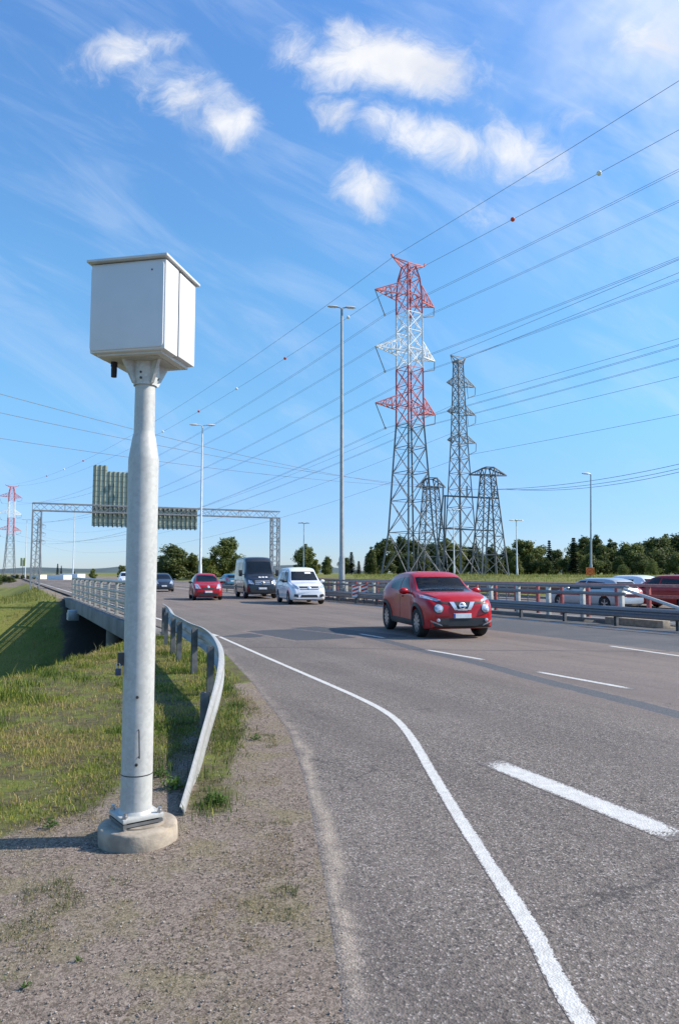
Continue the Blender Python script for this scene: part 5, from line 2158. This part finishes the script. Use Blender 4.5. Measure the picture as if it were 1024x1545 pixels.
def driver(label, veh, x, y, z, M_shirt):
    """seated figure from the hips up with arms on the wheel, grown as one surface"""
    o_root = thing('person', label, 'person')
    me_ = bpy.data.meshes.new('person')
    jo = [((0, .05, .0), .13), ((0, .06, .22), .13), ((0, .05, .42), .14), ((0, .03, .53), .065), ((0, .0, .62), .075), ((0, -.01, .70), .092), ((0, .0, .77), .075),
          ((.17, .04, .44), .062), ((.22, -.12, .27), .048), ((.16, -.38, .30), .036), ((.13, -.46, .33), .030),
          ((-.17, .04, .44), .062), ((-.22, -.12, .27), .048), ((-.16, -.38, .30), .036), ((-.13, -.46, .33), .030),
          ((.10, -.25, -.02), .085), ((-.10, -.25, -.02), .085)]
    ed = [(0, 1), (1, 2), (2, 3), (3, 4), (4, 5), (5, 6), (2, 7), (7, 8), (8, 9), (9, 10), (2, 11), (11, 12), (12, 13), (13, 14), (0, 15), (0, 16)]
    me_.from_pydata([j[0] for j in jo], ed, [])
    o_ = bpy.data.objects.new('body', me_)
    col.objects.link(o_)
    sm = o_.modifiers.new('skin', 'SKIN')
    for i, sv in enumerate(me_.skin_vertices[0].data):
        sv.radius = (jo[i][1], jo[i][1])
        sv.use_root = (i == 0)
    ss_ = o_.modifiers.new('sub', 'SUBSURF')
    ss_.levels = ss_.render_levels = 2
    bpy.context.view_layer.update()
    dg = bpy.context.evaluated_depsgraph_get()
    m2 = bpy.data.meshes.new_from_object(o_.evaluated_get(dg))
    o_.modifiers.clear()
    o_.data = m2
    m2.materials.clear()
    m2.materials.append(M_shirt)
    m2.materials.append(M['skin'])
    for p in m2.polygons:
        p.use_smooth = True
        c = p.center
        if c.z > .53 or c.y < -.36:
            p.material_index = 1
    o_.parent = o_root
    mb = MB().lathe([(.001, .13), (.06, .118), (.095, .07), (.104, .02), (.1, -.03), (.09, -.045)], 16, (0, .022, .715))
    mb.build('hair', M['hair'], o_root, smooth=True)
    mb = MB().box((.035, -.098, .71), (.03, .012, .012)).box((-.035, -.098, .71), (.03, .012, .012)).box((0, -.088, .645), (.05, .012, .01))
    mb.build('face_features', M['hair'], o_root)
    MB().bar((0, -.092, .72), (0, -.115, .675), .022).build('nose', M['skin'], o_root)
    mw = Matrix.Translation(veh.location) @ Matrix.Rotation(veh.rotation_euler.z, 4, 'Z')
    o_root.location = mw @ Vector((x, y, z))
    o_root.rotation_euler = (0, 0, veh.rotation_euler.z)
    return o_root


driver('driver in a pale shirt behind the windscreen of the red crossover', SUV, .36, f0 + 2.24, .74, M['shirt'])

# --- small red hatchback ---
L = 3.85
f0 = -L / 2
SPH = dict(L=L, crown=.03, wr=.30, wd=.19, axles=(f0 + .78, f0 + 3.24),
           top=[(f0, .55), (f0 + .06, .70), (f0 + .2, .80), (f0 + .85, .96), (f0 + 1.0, 1.02), (f0 + 1.7, 1.41), (f0 + 2.0, 1.48), (f0 + 2.9, 1.49), (f0 + 3.4, 1.42), (f0 + 3.75, 1.0), (f0 + 3.85, .75)],
           wid=[(f0, .62), (f0 + .1, .74), (f0 + .4, .81), (f0 + 1.2, .835), (f0 + 3.2, .835), (f0 + 3.7, .77), (f0 + 3.85, .66)],
           bot=[(f0, .26), (f0 + .3, .19), (f0 + 3.5, .2), (f0 + 3.85, .34)],
           belt=[(f0, .55), (f0 + .9, .88), (f0 + 2.5, .93), (f0 + 3.85, .95)],
           wtop=[(f0, .48), (f0 + .3, .62), (f0 + 1.0, .70), (f0 + 1.7, .57), (f0 + 2.6, .555), (f0 + 3.5, .55), (f0 + 3.85, .5)])


def hatch(name, label, cat, loc, rz, paint, sp=SPH, group=None, back=False):
    f0 = -sp['L'] / 2
    t, body, sk = vehicle(name, label, cat, loc, rz, sp, paint, group)
    k = sp['L'] / 3.85
    zt = max(a_[1] for a_ in sp['top'])
    zr = zt / 1.49
    sk.quad('F', [(-.60, 1.045 * zr), (.60, 1.045 * zr), (.50, 1.39 * zr), (-.50, 1.39 * zr)], 'windscreen', M['glass'], t, (10, 8))
    for s, ax_ in ((1, 'R'), (-1, 'L')):
        sk.quad(ax_, [(f0 + 1.25 * k, .98 * zr), (f0 + 2.1 * k, .98 * zr), (f0 + 2.1 * k, 1.37 * zr), (f0 + 1.75 * k, 1.37 * zr)], 'side_window', M['glass'], t)
        sk.quad(ax_, [(f0 + 2.18 * k, .98 * zr), (f0 + 3.05 * k, 1.0 * zr), (f0 + 3.1 * k, 1.3 * zr), (f0 + 2.18 * k, 1.37 * zr)], 'side_window', M['glass'], t)
        sk.quad(ax_, [(f0 + 2.13 * k, .36), (f0 + 2.145 * k, .36), (f0 + 2.145 * k, .98), (f0 + 2.13 * k, .98)], 'door_seam', M['plastic'], t, (1, 8), .003)
        sk.quad('F', [(s * .42, .66), (s * .70, .66), (s * .70, .92), (s * .56, .90)], 'headlight', M['headlight'], t, (6, 6), .012)
        sk.quad('B', [(s * .5, .70), (s * .70, .70), (s * .66, 1.05), (s * .55, 1.05)], 'tail_lamp', M['tail'], t, (4, 6), .012)
        mirror(t, s * .90, f0 + 1.35 * k, 1.0 * zr, paint if s > 0 else M['plastic'], 1.0)
    sk.quad('F', [(-.3, .62), (.3, .62), (.34, .70), (-.34, .70)], 'grille', M['plastic'], t, (6, 2))
    sk.quad('F', [(-.55, .29), (.55, .29), (.50, .40), (-.50, .40)], 'bumper_intake', M['plastic'], t, (8, 2))
    sk.quad('B', [(-.52, 1.02 * zr), (.52, 1.02 * zr), (.46, 1.34 * zr), (-.46, 1.34 * zr)], 'rear_window', M['glass'], t, (8, 6))
    plate(t, sk, 'F', .48)
    plate(t, sk, 'B', .66)
    return t, sk


p = G(303, 905.5)
t, sk = hatch('hatchback_car', 'small red hatchback with pale headlights left of the black van', 'car', (p.x, p.y + 1.4, 0), R(15.5), M['maroon'])
sk.disc('F', (0, .76), .07, 'emblem', M['chrome'], t, 14, .012)

# --- black van ---
L = 5.6
f0 = -L / 2
SPV = dict(L=L, crown=.04, wr=.36, wd=.23, axles=(f0 + .95, f0 + 4.45),
           top=[(f0, .75), (f0 + .06, .98), (f0 + .25, 1.15), (f0 + .8, 1.36), (f0 + .95, 1.45), (f0 + 1.65, 2.28), (f0 + 1.95, 2.45), (f0 + 2.6, 2.5), (f0 + 5.4, 2.48), (f0 + 5.55, 2.38), (f0 + 5.6, 2.2)],
           wid=[(f0, .72), (f0 + .1, .84), (f0 + .4, .93), (f0 + 1.2, .985), (f0 + 5.45, .985), (f0 + 5.6, .95)],
           bot=[(f0, .33), (f0 + .3, .27), (f0 + 5.3, .3), (f0 + 5.6, .4)],
           belt=[(f0, .75), (f0 + .9, 1.2), (f0 + 1.4, 1.3), (f0 + 5.6, 1.3)],
           wtop=[(f0, .58), (f0 + .4, .74), (f0 + .95, .84), (f0 + 1.7, .80), (f0 + 2.2, .83), (f0 + 5.6, .84)])
p = G(388, 903)
t, body, sk = vehicle('panel_van', 'tall black panel van behind the white van', 'van', (p.x - .35, p.y + 2.0, 0), R(15.5), SPV, M['black'])
sk.quad('F', [(-.76, 1.47), (.76, 1.47), (.70, 2.22), (-.70, 2.22)], 'windscreen', M['glass'], t, (12, 8))
for s, ax_ in ((1, 'R'), (-1, 'L')):
    sk.quad(ax_, [(f0 + 1.22, 1.42), (f0 + 1.95, 1.38), (f0 + 1.95, 2.12), (f0 + 1.72, 2.12)], 'side_window', M['glass'], t)
    sk.quad(ax_, [(f0 + 2.15, 1.38), (f0 + 3.6, 1.38), (f0 + 3.6, 2.2), (f0 + 2.15, 2.2)], 'side_window', M['glass'], t)
    sk.quad(ax_, [(f0 + 3.72, 1.38), (f0 + 5.3, 1.38), (f0 + 5.3, 2.2), (f0 + 3.72, 2.2)], 'side_window', M['glass'], t)
    sk.quad(ax_, [(f0 + 2.05, .45), (f0 + 2.07, .45), (f0 + 2.07, 2.25), (f0 + 2.05, 2.25)], 'door_seam', M['plastic'], t, (1, 8), .003)
    sk.quad(ax_, [(f0 + 1.5, .62), (f0 + 5.2, .62), (f0 + 5.2, .70), (f0 + 1.5, .70)], 'rub_strip', M['plastic'], t, (12, 2), .01)
    sk.quad('F', [(s * .50, .86), (s * .84, .90), (s * .80, 1.13), (s * .62, 1.08)], 'headlight', M['headlight'], t, (6, 5), .012)
    mb = MB().box((s * 1.13, f0 + 1.38, 1.52), (.2, .1, .38))
    mb.bar((s * .93, f0 + 1.4, 1.45), (s * 1.06, f0 + 1.38, 1.45), .05)
    mb.build('mirror', M['plastic'], t, bevel=.03)
gr_m = sk.quad('F', [(-.44, .78), (.44, .78), (.54, 1.12), (-.54, 1.12)], 'grille', M['plastic'], t, (8, 4))
for z in (.86, .95, 1.04):
    sk.quad('F', [(-.44, z), (.44, z), (.44, z + .028), (-.44, z + .028)], 'grille_bar', M['chrome'], gr_m, (8, 1), .018)
em = sk.disc('F', (0, .96), .11, 'emblem', M['chrome'], t, 18, .02)
sk.disc('F', (0, .96), .082, 'emblem_recess', M['plastic'], em, 14, .036, None, .01)
for k in range(3):
    a = R(90 + 120 * k)
    h = sk.hit('F', 0, .96)
    MB().bar((0, h.y - .065, .96), (.085 * math.cos(a), h.y - .06, .96 + .085 * math.sin(a)), .022).build('emblem_spoke', M['chrome'], em)
for k in range(3):
    x = -.10 + k * .20
    sk.quad('F', [(x - .075, 1.255), (x + .075, 1.255), (x + .068, 1.315), (x - .068, 1.315)], 'bonnet_mark', M['plate'], t, (3, 2), .01)
sk.quad('F', [(-.7, .40), (.7, .40), (.7, .52), (-.7, .52)], 'bumper_intake', M['plastic'], t, (8, 2))
plate(t, sk, 'F', .62, .5)

# --- white small van ---
L = 4.45
f0 = -L / 2
SPC = dict(L=L, crown=.03, wr=.325, wd=.2, axles=(f0 + .88, f0 + 3.6),
           top=[(f0, .62), (f0 + .06, .80), (f0 + .2, .93), (f0 + .85, 1.08), (f0 + 1.0, 1.13), (f0 + 1.7, 1.65), (f0 + 1.95, 1.76), (f0 + 2.4, 1.80), (f0 + 4.1, 1.78), (f0 + 4.35, 1.66), (f0 + 4.45, 1.3)],
           wid=[(f0, .68), (f0 + .1, .79), (f0 + .4, .865), (f0 + 1.2, .895), (f0 + 4.1, .895), (f0 + 4.45, .84)],
           bot=[(f0, .28), (f0 + .3, .2), (f0 + 4.1, .22), (f0 + 4.45, .35)],
           belt=[(f0, .62), (f0 + .9, .98), (f0 + 2.5, 1.04), (f0 + 4.45, 1.05)],
           wtop=[(f0, .55), (f0 + .3, .68), (f0 + 1.0, .76), (f0 + 1.7, .68), (f0 + 2.2, .685), (f0 + 4.45, .68)])
p = G(453, 912)
t, body, sk = vehicle('small_van', 'white small van in front of the black van', 'van', (p.x - .12, p.y + 1.75, 0), R(15), SPC, M['white'])
sk.quad('F', [(-.68, 1.165), (.68, 1.165), (.585, 1.61), (-.585, 1.61)], 'windscreen', M['glass'], t, (12, 8))
sk.quad('F', [(.08, 1.50), (.40, 1.50), (.38, 1.58), (.08, 1.58)], 'windscreen_card', M['plate'], t, (3, 2), .012)
for s, ax_ in ((1, 'R'), (-1, 'L')):
    sk.quad(ax_, [(f0 + 1.25, 1.10), (f0 + 2.2, 1.10), (f0 + 2.2, 1.58), (f0 + 1.78, 1.58)], 'side_window', M['glass'], t)
    sk.quad(ax_, [(f0 + 2.32, 1.10), (f0 + 3.35, 1.10), (f0 + 3.35, 1.58), (f0 + 2.32, 1.58)], 'side_window', M['glass'], t)
    sk.quad(ax_, [(f0 + 2.25, .4), (f0 + 2.268, .4), (f0 + 2.268, 1.65), (f0 + 2.25, 1.65)], 'door_seam', M['plastic'], t, (1, 8), .003)
    sk.quad('F', [(s * .49, .77), (s * .80, .80), (s * .76, .96), (s * .55, .90)], 'headlight', M['headlight'], t, (6, 5), .012)
    sk.quad('F', [(s * .52, .36), (s * .76, .40), (s * .72, .52), (s * .55, .50)], 'fog_lamp_recess', M['plastic'], t, (4, 3), .01)
    mirror(t, s * .98, f0 + 1.4, 1.13, M['white'] if s > 0 else M['plastic'], 1.1)
sk.quad('F', [(-.46, .80), (.46, .80), (.50, .89), (-.50, .89)], 'grille', M['plastic'], t, (8, 2))
sk.quad('F', [(-.46, .725), (.46, .725), (.46, .755), (-.46, .755)], 'grille', M['plastic'], t, (8, 1))
sk.quad('F', [(-.44, .36), (.44, .36), (.38, .48), (-.38, .48)], 'bumper_intake', M['plastic'], t, (8, 2))
sk.disc('F', (0, .82), .085, 'emblem', M['chrome'], t, 16, .014)

# --- opposite carriageway and far traffic ---
SPW = dict(SPH)
BR = ROT + math.pi
ZF = -.09


def scaled(sp, kl, kz, kw=1.0):
    o_ = dict(sp)
    o_['L'] = sp['L'] * kl
    for k in ('top', 'bot', 'belt'):
        o_[k] = [(a_ * kl, b_ * kz) for a_, b_ in sp[k]]
    for k in ('wid', 'wtop'):
        o_[k] = [(a_ * kl, b_ * kw) for a_, b_ in sp[k]]
    o_['axles'] = tuple(a_ * kl for a_ in sp['axles'])
    return o_


def at_v(px, v):
    """point on the far carriageway in column px at offset v"""
    k = (px - 512) / FPX
    D = v / (CA * k + SA)
    return Vector((k * D, D, ZF))


p = at_v(938, 28.6)
hatch('family_car', 'white car with dark rear glass on the far carriageway below the orange sign', 'car', p, BR, M['white'], scaled(SPH, 1.12, 1.0, 1.05))
p = at_v(893, 24.4)
hatch('family_car', 'pale silver low car seen through the red posted railing', 'car', p, BR, M['silver'], scaled(SPH, 1.16, .93, 1.05))
p = at_v(1004, 27.6)
hatch('family_car', 'dark red car at the right edge beyond the railing', 'car', p, BR, M['maroon'], scaled(SPH, 1.2, 1.02, 1.08))
p = P(245, 884, 62)
hatch('family_car', 'dark car half hidden behind the right edge of the camera post', 'car', (p.x, p.y, 0), R(18), M['navy'])
p = at_v(345, 24.5)
hatch('family_car', 'blue car glimpsed between the hatchback and the black van', 'car', p, BR, M['bluecar'])


def truck(label, px, D, z, m, L_=7.0, H_=2.6):
    p = P(px, 870, D)
    t = thing('box_truck', label, 'truck', (p.x, p.y, z), R(60))
    MB().box((0, 0, .95 + H_ / 2), (2.3, L_, H_)).build('cargo_box', m, t, bevel=.04)
    mb = MB().box((0, -L_ / 2 - 1.0, 1.35), (2.1, 1.7, 1.7))
    mb.build('cab', m, t, bevel=.18)
    MB().box((0, -L_ / 2 - 1.87, 1.75), (1.8, .05, .7)).build('windscreen', M['glass'], t)
    MB().box((0, -.4, .75), (1.0, L_ + 2, .22)).build('chassis', M['plastic'], t)
    for y in (-L_ / 2 - .9, L_ / 2 - 1.2):
        for s in (-1, 1):
            wheel(t, s * .98, y, .42, .26, 6)
    return t


truck('white box truck left of the end of the bridge railing', 90, 168, -2.5, M['trailer'], 5.5, 2.6)
truck('second white box truck directly behind the end of the bridge railing', 110, 176, -2.5, M['trailer'], 6.0, 2.8)
truck('cream box truck seen between the legs of the left gantry post', 58, 180, -2.5, M['cream'], 3.5, 2.6)
p = P(36, 886, 190)
hatch('family_car', 'tiny white car beside the left gantry leg', 'car', (p.x, p.y, -2.6), R(80), M['white'])
p = P(190, 880, 85)
hatch('family_car', 'white car above the bridge railing just left of the camera post', 'car', (p.x, p.y, 0), R(18), M['white'], scaled(SPH, 1.1, 1.1))
p = P(84, 884, 130)

# hazard striped boards behind the median rail
for k, px in enumerate((536, 549)):
    p = P(px, 888, 37.5)
    hb = thing('hazard_board', ('left' if k == 0 else 'right') + ' one of two orange striped hazard boards behind the median rail', 'road sign', (p.x, p.y, -.1), R(5))
    MB().box((0, 0, .72), (.34, .03, .62)).build('board', M['ball_white'], hb)
    mb = MB()
    for j in range(3):
        zz = .50 + j * .19
        mb.add([(-.16, -.02, zz), (.16, -.02, zz + .1), (.16, -.02, zz + .2), (-.16, -.02, zz + .1)], [(0, 1, 2, 3)])
    mb.build('stripe', M['ball_red'], hb)
    MB().box((0, .04, .5), (.06, .04, 1.0)).build('post', M['galv_post'], hb)

# small direction board on the far lamp
p = P(35, 848, 200)
db = thing('direction_board', 'tiny yellow green direction board on the thin far lamp post at left', 'road sign', (p.x, p.y, p.z))
MB().box((-.4, 0, 0), (.55, .06, 2.2)).box((.4, 0, 0), (.55, .06, 2.2)).build('panel', M['yellow_sign'], db)
MB().box((0, .1, -3.2), (.12, .12, 7.5)).build('post', M['galv_post'], db)

# ------------------------------------------------------------------ grass, weeds and loose stones
LAT = {}


def vnoise(x, y, sc, seed):
    if seed not in LAT:
        LAT[seed] = np.random.default_rng(seed).random((64, 64))
    g_ = LAT[seed]
    fx, fy = np.asarray(x) * sc + 500, np.asarray(y) * sc + 500
    ix, iy = np.floor(fx).astype(int), np.floor(fy).astype(int)
    tx, ty = fx - ix, fy - iy
    tx, ty = tx * tx * (3 - 2 * tx), ty * ty * (3 - 2 * ty)
    q = lambda a_, b_: g_[a_ % 64, b_ % 64]
    return (q(ix, iy) * (1 - tx) + q(ix + 1, iy) * tx) * (1 - ty) + (q(ix, iy + 1) * (1 - tx) + q(ix + 1, iy + 1) * tx) * ty


def blades(name, n, xr, yr, prob, hmin, hmax, width, cols, lean=.5):
    xx = rng.uniform(*xr, n)
    yy_ = rng.uniform(*yr, n)
    dens = .6 * vnoise(xx, yy_, 1.1, 3) + .4 * vnoise(xx, yy_, 3.7, 4)
    keep = rng.random(n) < prob(xx, yy_) * (.22 + .78 * sstep(dens, .34, .56))
    x, y = xx[keep], yy_[keep]
    n = len(x)
    z = terrain_z(x, y)
    tall = .6 * vnoise(x, y, 1.6, 5) + .4 * vnoise(x, y, 5, 6)
    h = rng.uniform(hmin, hmax, n) * (.45 + .8 * rng.random(n) ** 2) * (.65 + 1.0 * sstep(tall, .5, .72))
    a = rng.random(n) * 6.283
    wd = width * (.6 + .8 * rng.random(n)) * (.7 + y / 14)
    dx, dy = np.cos(a) * wd, np.sin(a) * wd
    la = rng.random(n) * 6.283
    ln = lean * h * rng.random(n)
    lx, ly = np.cos(la) * ln, np.sin(la) * ln
    b0 = np.stack([x - dx, y - dy, z - .005], 1)
    b1 = np.stack([x + dx, y + dy, z - .005], 1)
    m0 = np.stack([x - dx * .7 + lx * .35, y - dy * .7 + ly * .35, z + h * .6], 1)
    m1 = np.stack([x + dx * .7 + lx * .35, y + dy * .7 + ly * .35, z + h * .6], 1)
    tp = np.stack([x + lx, y + ly, z + h * (1 - .2 * rng.random(n))], 1)
    V = np.stack([b0, b1, m0, m1, tp], 1).reshape(-1, 3)
    i = np.arange(n)[:, None] * 5
    F = np.concatenate([i + np.array([[0, 1, 3]]), i + np.array([[0, 3, 2]]), i + np.array([[2, 3, 4]])])
    c = np.array(cols)
    # straw and green lie in patches
    pn = 1.15 - 1.3 * tall + .5 * (vnoise(x, y, .7, 8) - .5)
    f = np.clip(pn + rng.normal(0, .22, n), 0, .999)
    ci = c[(f * len(c)).astype(int)]
    ci = ci * (.75 + .5 * rng.random((n, 1)))
    C4 = np.repeat(np.concatenate([ci, np.ones((n, 1))], 1), 5, 0)
    return tag(link(name, np_mesh(name, V, F, M['blade'], {'col': C4})), kind='stuff')


COLS = [(.07, .115, .018), (.125, .18, .022), (.20, .235, .036), (.28, .27, .05), (.36, .30, .09), (.36, .27, .12)]


def pr_left(x, y):
    u, v = to_uv(x, y)
    g_ = grass_w(x, y)
    return np.where((x > rail_x(y) + .5), 0, g_ ** 1.5) * np.where(terrain_z(x, y) < -1.2, 0, 1)


blades('grass', 260000, (-9.5, -.3), (3.2, 18.5), pr_left, .03, .10, .0028, COLS, .9)
blades('grass', 26000, (-4.2, -1.2), (3.2, 7.5), pr_left, .015, .06, .0020, COLS, 1.0)


def pr_brow(x, y):
    z = terrain_z(x, y)
    return np.where((z < -.12) & (z > -1.1) & (to_uv(x, y)[1] < 3.4), .9, .0)


blades('grass', 40000, (-14, -3.5), (8, 20), pr_brow, .10, .26, .0035, [(.12, .15, .03), (.17, .19, .05), (.23, .21, .08), (.30, .26, .13)], .5)


def pr_far(x, y):
    u, v = to_uv(x, y)
    return np.where((v < 2.8) & (u > 36) & (u < 80), 1.0, 0.0)


blades('grass', 90000, (-55, -8), (30, 75), pr_far, .12, .34, .0032, [(.13, .16, .03), (.19, .20, .045), (.25, .23, .06), (.29, .25, .10)], .7)


def pr_bank(x, y):
    u, v = to_uv(x, y)
    return np.where((v > 34) & (v < 62) & (x < .62 * y + 6), 1.0, 0.0)


blades('grass', 110000, (2, 75), (32, 118), pr_bank, .14, .42, .0026, [(.16, .19, .035), (.22, .23, .05), (.28, .25, .07), (.32, .28, .12)], .7)


def pr_strip(x, y):
    rx = rail_x(y)
    return np.exp(-((x - rx - .17) / .14) ** 2) * sstep(y, 4.6, 5.2) * (1 - sstep(y, 10.0, 12.5))


blades('grass', 26000, (-2.4, -.4), (4.6, 12.5), pr_strip, .025, .10, .0028, [(.05, .09, .02), (.075, .12, .028), (.10, .14, .03), (.15, .16, .05)], .8)


def pr_tuft(x, y):
    s = .55 * vnoise(x, y, 2.3, 21) + .45 * vnoise(x, y, 8, 22)
    return np.where(s > .62, .9, .03) * np.where(x < asph_x(y) - .12, 1, .0) * np.where((x - CX) ** 2 + (y - CY) ** 2 < .07, 0, 1)


blades('grass', 90000, (-1.9, .0), (2.3, 9.5), pr_tuft, .012, .045, .0017, [(.08, .11, .03), (.16, .16, .06), (.28, .23, .11), (.33, .25, .12), (.34, .27, .16)], 2.2)

# loose stones
ico = [(0, 0, 1), (.9, 0, .35), (.28, .85, .35), (-.72, .53, .35), (-.72, -.53, .35), (.28, -.85, .35), (.72, .53, -.35), (-.28, .85, -.35), (-.9, 0, -.35), (-.28, -.85, -.35), (.72, -.53, -.35), (0, 0, -1)]
icf = [(0, 1, 2), (0, 2, 3), (0, 3, 4), (0, 4, 5), (0, 5, 1), (1, 6, 2), (2, 7, 3), (3, 8, 4), (4, 9, 5), (5, 10, 1), (6, 7, 2), (7, 8, 3), (8, 9, 4), (9, 10, 5), (10, 6, 1), (11, 7, 6), (11, 8, 7), (11, 9, 8), (11, 10, 9), (11, 6, 10)]


def stones(n, xr, yr, prob, smin, smax):
    xx = rng.uniform(*xr, n)
    yy_ = rng.uniform(*yr, n)
    k = rng.random(n) < prob(xx, yy_)
    x, y = xx[k], yy_[k]
    n = len(x)
    s = smin + (smax - smin) * rng.random(n) ** 7
    B = np.array(ico)[None] * (1 + rng.normal(0, .22, (n, 12, 3)))
    B *= (s[:, None, None] * np.stack([rng.uniform(.8, 1.3, n), rng.uniform(.8, 1.3, n), rng.uniform(.5, .85, n)], 1)[:, None, :])
    a = rng.random(n) * 6.283
    ca, sa = np.cos(a)[:, None], np.sin(a)[:, None]
    Xr = B[..., 0] * ca - B[..., 1] * sa
    Yr = B[..., 0] * sa + B[..., 1] * ca
    V = np.stack([Xr + x[:, None], Yr + y[:, None], B[..., 2] + (np.maximum(terrain_z(x, y), 0) + s * .25)[:, None]], -1).reshape(-1, 3)
    F = (np.array(icf)[None] + (np.arange(n) * 12)[:, None, None]).reshape(-1, 3)
    pal = np.array([(.29, .24, .195), (.25, .205, .168), (.33, .28, .23), (.20, .16, .13), (.27, .205, .165), (.37, .32, .27), (.13, .108, .09)])
    c = pal[rng.integers(0, len(pal), n)] * rng.uniform(.8, 1.15, (n, 1))
    C4 = np.repeat(np.concatenate([c, np.ones((n, 1))], 1), 12, 0)
    return tag(link('gravel', np_mesh('gravel', V, F, M['stones'], {'col': C4})), kind='stuff')


stones(85000, (-2.3, .5), (2.2, 9.0), lambda x, y: np.where(x < asph_x(y) + .05, .8 * (1 - .7 * grass_w(x, y)), .10 * np.exp(-(x - asph_x(y)) / .25)) * np.where((x - CX) ** 2 + (y - CY) ** 2 < .05, 0, 1), .0015, .0056)


# leafy weeds, each a plant of its own
def weed(label, px, py, size, m=None, n=60):
    p = G(px, py)
    r = random.Random(int(px * 7 + py))
    mb = MB()
    for k in range(n):
        a = r.random() * 6.28
        rad = size * .75 * r.random() ** .7
        hgt = size * (.12 + .75 * r.random() * (1 - rad / size))
        c = Vector((rad * math.cos(a), rad * math.sin(a) * .8, hgt))
        a2 = a + r.gauss(0, .8)
        el = r.gauss(.35, .5)
        d = Vector((math.cos(a2) * math.cos(el), math.sin(a2) * math.cos(el), math.sin(el)))
        ln = size * (.16 + .22 * r.random())
        sd = d.cross(Vector((r.gauss(0, .4), r.gauss(0, .4), 1))).normalized() * ln * (.18 + .16 * r.random())
        mb.add([c - d * ln * .5, c + sd, c + d * ln * .6, c - sd], [(0, 1, 2, 3)])
        if k % 3 == 0:
            mb.bar((0, 0, 0), c, .0022)
    o_ = mb.build('weed_plant', m or M['weed'])
    o_.location = (p.x, p.y, 0.0)
    return tag(o_, label, 'plant', 'leafy weeds in the gravel')


weed('bright green weed clump on the gravel beside the asphalt, up the verge', 386, 1116, .075)
weed('tiny leafy weed in the bottom left gravel corner', 38, 1490, .035, n=34)
weed('tiny weed left of the footing in the lower gravel', 118, 1450, .03, n=30)
weed('broad green weed at the foot of the grass left of the footing', 78, 1248, .07)
weed('dark green weed beside the buried end of the guard rail', 262, 1190, .12, n=110)
weed('low weed clump on the road side of the guard rail end', 325, 1212, .11, n=110)
weed('weed clump right of the lower post, under the rail shadow', 243, 1172, .09, n=80)
